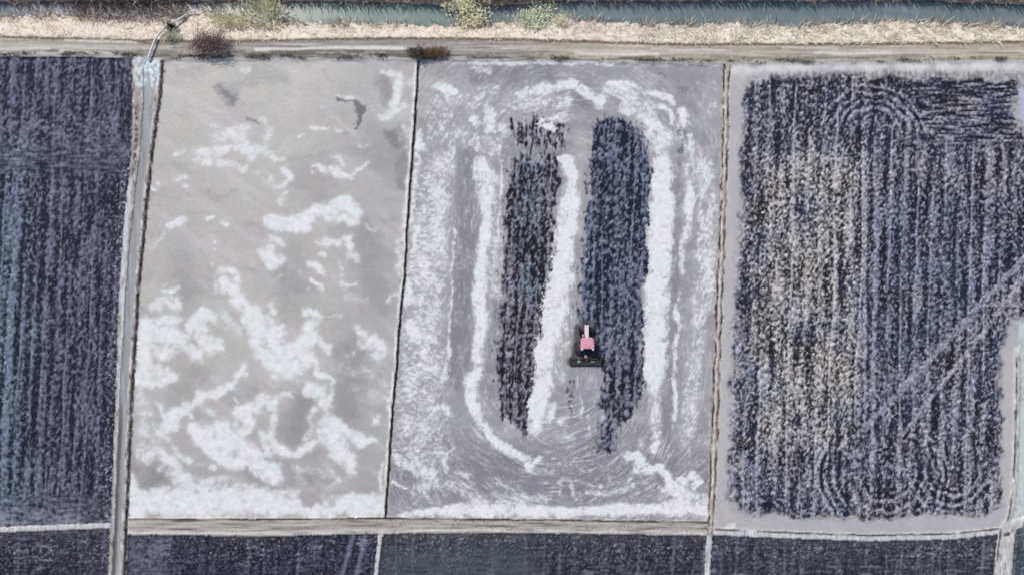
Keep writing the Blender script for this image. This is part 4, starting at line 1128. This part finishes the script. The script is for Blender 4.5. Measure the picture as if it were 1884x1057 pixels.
# ------------------------------------------------------------------ the tractor with its harrow
M_RED = plain_mat('faded_red_paint', (.74, .31, .42), .5, dirt=(.70, .40, .50), dscale=2.5, damt=.6)
M_REDD = plain_mat('red_paint', (.40, .03, .06), .4, dirt=(.2, .05, .05), damt=.4)
M_WHITE = plain_mat('pale_hood_paint', (.82, .76, .84), .4, dirt=(.7, .6, .68), damt=.4)
M_BLACK = plain_mat('black_rubber', (.014, .013, .016), .8, dirt=(.05, .045, .04), damt=.4)
M_STEEL = plain_mat('dark_steel', (.028, .026, .032), .55, dirt=(.09, .08, .08), dscale=4, damt=.5)
M_GREY = plain_mat('grey_casting', (.30, .30, .34), .5, dirt=(.2, .19, .18), damt=.5)
M_GREEN = plain_mat('green_casting', (.10, .22, .18), .5, dirt=(.05, .1, .08), damt=.5)
M_PALE = plain_mat('pale_metal', (.62, .58, .62), .45, dirt=(.5, .45, .45), damt=.5)
M_GLASS = plain_mat('cab_glass', (.02, .022, .03), .08, spec=.5, damt=.1)
M_LAMP = plain_mat('lamp_lens', (.85, .82, .8), .2, damt=.1)

T = thing('tractor', 'small tractor with pink-red cab roof and white hood pulling a wide dark harrow', 'tractor', gv(1077, 640, -.03))
MB().box((0, 1.45, .85), (.42, 3.1, .4), .04).box((0, .1, .8), (.75, .9, .5), .05).done('chassis', M_STEEL, T)
MB().rod((-.75, 2.25, .55), (.75, 2.25, .55), .07).done('front_axle', M_STEEL, T)
MB().rod((-1.2, .1, .78), (1.2, .1, .78), .1).done('rear_axle', M_STEEL, T)
hood = MB().box((0, 2.2, 1.42), (.62, 1.75, .5), .1, taper=(.84, .97)).done('hood', M_REDD, T)
MB().box((0, 2.2, 1.672), (.52, 1.66, .04), .015).done('top_panel', M_WHITE, hood)
MB().box((0, 3.085, 1.36), (.44, .03, .34), .01).done('grille', M_STEEL, hood)
for s in (-1, 1):
    MB().rod((s * .2, 3.06, 1.58), (s * .2, 3.11, 1.58), .055).done('headlight', M_LAMP, hood)
MB().box((0, 3.2, .85), (.5, .22, .34), .03).done('front_weight', M_STEEL, T)
ex_ = MB().rod((-.42, 1.75, 1.3), (-.42, 1.75, 2.3), .045).rod((-.42, 1.75, 1.6), (-.42, 1.75, 2.0), .085).done('exhaust', M_STEEL, T)
MB().rod((-.52, 1.72, 1.55), (-.52, 1.72, 2.1), .07).rod((-.52, 1.72, 2.1), (-.52, 1.72, 2.2), .14).box((-.42, 1.76, 1.6), (.24, .06, .06)).done('air_intake', M_PALE, T)
# cab: floor, posts, glass, roof
MB().box((0, .65, 1.02), (1.35, 1.3, .08), .02).box((0, .2, 1.3), (.55, .5, .14), .05).box((0, -.02, 1.55), (.55, .12, .5), .05).done('cab_floor', M_STEEL, T)
for sx_ in (-1, 1):
    for (ya, yb, xo) in ((1.3, 1.22, .66), (.05, .08, .7)):
        MB().rod((sx_ * xo, ya, 1.05), (sx_ * .68, yb, 2.45), .04, seg=6).done('cab_post', M_STEEL, T)
for c, s in (((0, 1.3, 1.75), (1.2, .02, 1.25)), ((0, .0, 1.75), (1.22, .02, 1.25)), ((-.7, .66, 1.75), (.02, 1.1, 1.25)), ((.7, .66, 1.75), (.02, 1.1, 1.25))):
    MB().box(c, s).done('cab_window', M_GLASS, T)
bm = bmesh.new()
prof = [(-.62, 1.46), (.62, 1.46), (.72, 1.38), (.86, .9), (.88, .2), (.84, -.06), (.56, -.09), (.5, .02), (-.5, .02), (-.56, -.09), (-.84, -.06), (-.88, .2), (-.86, .9), (-.72, 1.38)]
lay = []
for z, k in ((2.44, .96), (2.5, 1.0), (2.58, .98), (2.63, .86), (2.645, .6)):
    lay.append([bm.verts.new((x * k, .68 + (y - .68) * k, z)) for x, y in prof])
n = len(prof)
for A, B in zip(lay[:-1], lay[1:]):
    for i in range(n):
        bm.faces.new((A[i], A[(i + 1) % n], B[(i + 1) % n], B[i]))
bm.faces.new(lay[-1])
bm.faces.new(lay[0][::-1])
me = bpy.data.meshes.new('cab_roof')
bmesh.ops.recalc_face_normals(bm, faces=bm.faces)
bm.to_mesh(me)
bm.free()
me.materials.append(M_RED)
roof = link('cab_roof', me, T)
MB().box((0, .72, 2.655), (.62, .7, .03), .012).done('roof_hatch', M_RED, roof)
for s in (-1, 1):
    MB().box((s * .7, -.05, 2.545), (.24, .22, .15), .03).done('work_light', M_LAMP, roof)
    MB().rod((s * .72, 1.3, 2.2), (s * 1.02, 1.42, 2.2), .015, seg=6).box((s * 1.05, 1.43, 2.1), (.17, .04, .28), .01).done('mirror', M_STEEL, T)
    # fender over each rear wheel
    f = MB()
    for k in range(7):
        a = R(25 + k * 20)
        f.box((s * .98, .1 + math.cos(a) * .86, .78 + math.sin(a) * .86), (.44, .34, .03), rot=Matrix.Rotation(a + math.pi / 2, 3, 'X').to_euler())
    f.done('fender', M_STEEL, T)


def wheel(x, y, rad, w, cage=False):
    s = 1 if x > 0 else -1
    hub = MB().rod((-w * .3, 0, 0), (w * .3, 0, 0), rad * .2, seg=14).done('wheel', M_STEEL, T, loc=(x, y, rad - .06))
    tb = MB().lathe([(-w * .42, rad * .6), (-w * .5, rad * .72), (-w * .46, rad * .9), (-w * .3, rad * .95), (w * .3, rad * .95), (w * .46, rad * .9), (w * .5, rad * .72), (w * .42, rad * .6)], 32)
    nl = 16
    for k in range(nl):
        for sd in (-1, 1):
            a = 2 * math.pi * (k + .25 * sd) / nl
            tb.box((sd * w * .24, math.cos(a) * rad * .97, math.sin(a) * rad * .97), (w * .5, rad * .1, rad * .1), rot=(Matrix.Rotation(a + math.pi / 2, 3, 'X') @ Matrix.Rotation(sd * .5, 3, 'Z')).to_euler())
    tb.done('tyre', M_BLACK, hub)
    MB().lathe([(-w * .4, rad * .6), (-w * .4, rad * .54), (-w * .05 * s, rad * .2), (w * .05 * s, rad * .2), (w * .4, rad * .54), (w * .4, rad * .6)], 24).done('rim', M_STEEL, hub)
    if cage:
        cg = MB()
        for q in (.62, 1.15):
            cg.lathe([(s * (w * q), rad * .88), (s * (w * q + .03), rad * .88), (s * (w * q + .03), rad * .82), (s * (w * q), rad * .82)], 24)
        for k in range(11):
            a = 2 * math.pi * k / 16
            cg.box((s * w * .9, math.cos(a) * rad * .87, math.sin(a) * rad * .87), (w * .62, .04, .12), rot=Matrix.Rotation(a + math.pi / 2, 3, 'X').to_euler())
        cg.done('cage', M_STEEL, hub)


for s in (-1, 1):
    wheel(s * .98, .1, .72, .42, cage=True)
    wheel(s * .74, 2.25, .5, .3)
# linkage and harrow
for s in (-1, 1):
    MB().rod((s * .35, -.15, .75), (s * .45, -1.15, .62), .045, seg=8).done('lift_arm', M_STEEL, T)
MB().rod((0, -.1, 1.15), (0, -1.1, 1.05), .04, seg=8).done('top_link', M_STEEL, T)
HW = 4.1
hr = MB().box((0, -1.35, .62), (HW - .1, .16, .16), .02).box((0, -1.75, .55), (HW - .1, .1, .1), .02).box((-.5, -1.2, .8), (.08, .4, .5)).box((.5, -1.2, .8), (.08, .4, .5)).box((0, -1.2, 1.03), (1.1, .1, .1), .02).done('harrow', M_STEEL, T)
MB().box((0, -1.6, .47), (HW - .04, .72, .05), .02).done('rotor_cover', M_STEEL, hr)
for s in (-1, 1):
    MB().box((s * HW / 2, -1.55, .34), (.05, 1.05, .5), .02).done('end_plate', M_STEEL, hr)
rt = MB().rod((-HW / 2 + .05, -1.5, .22), (HW / 2 - .05, -1.5, .22), .05)
for k in range(40):
    a = k * 1.9
    xx = -HW / 2 + .12 + k * (HW - .24) / 39
    rt.box((xx, -1.5 + math.cos(a) * .13, .22 + math.sin(a) * .13), (.06, .26, .02), rot=Matrix.Rotation(a, 3, 'X').to_euler())
rt.done('rotor', M_STEEL, hr)
MB().box((0, -2.2, .26), (HW, .07, .38), .015, rot=Matrix.Rotation(R(-14), 3, 'X').to_euler()).box((0, -2.06, .47), (HW - .3, .2, .04), .01).done('levelling_board', M_STEEL, hr)
MB().box((0, -1.02, .92), (.42, .4, .34), .06).box((.02, -1.0, 1.11), (.3, .28, .05), .02).done('gearbox', M_PALE, hr)
MB().box((.1, -1.42, .8), (.34, .3, .18), .04).done('gearbox_bracket', M_REDD, hr)
MB().box((-.92, -1.72, .62), (.4, .34, .22), .04).rod((-.92, -1.5, .7), (-.92, -1.3, .75), .05).done('side_box', M_GREY, hr)
MB().box((.86, -1.75, .62), (.48, .32, .24), .04).rod((.7, -1.5, .7), (.7, -1.2, .78), .05).done('side_box', M_GREEN, hr)['label'] = 'green side box on the harrow'
print('verts', NX * NY)
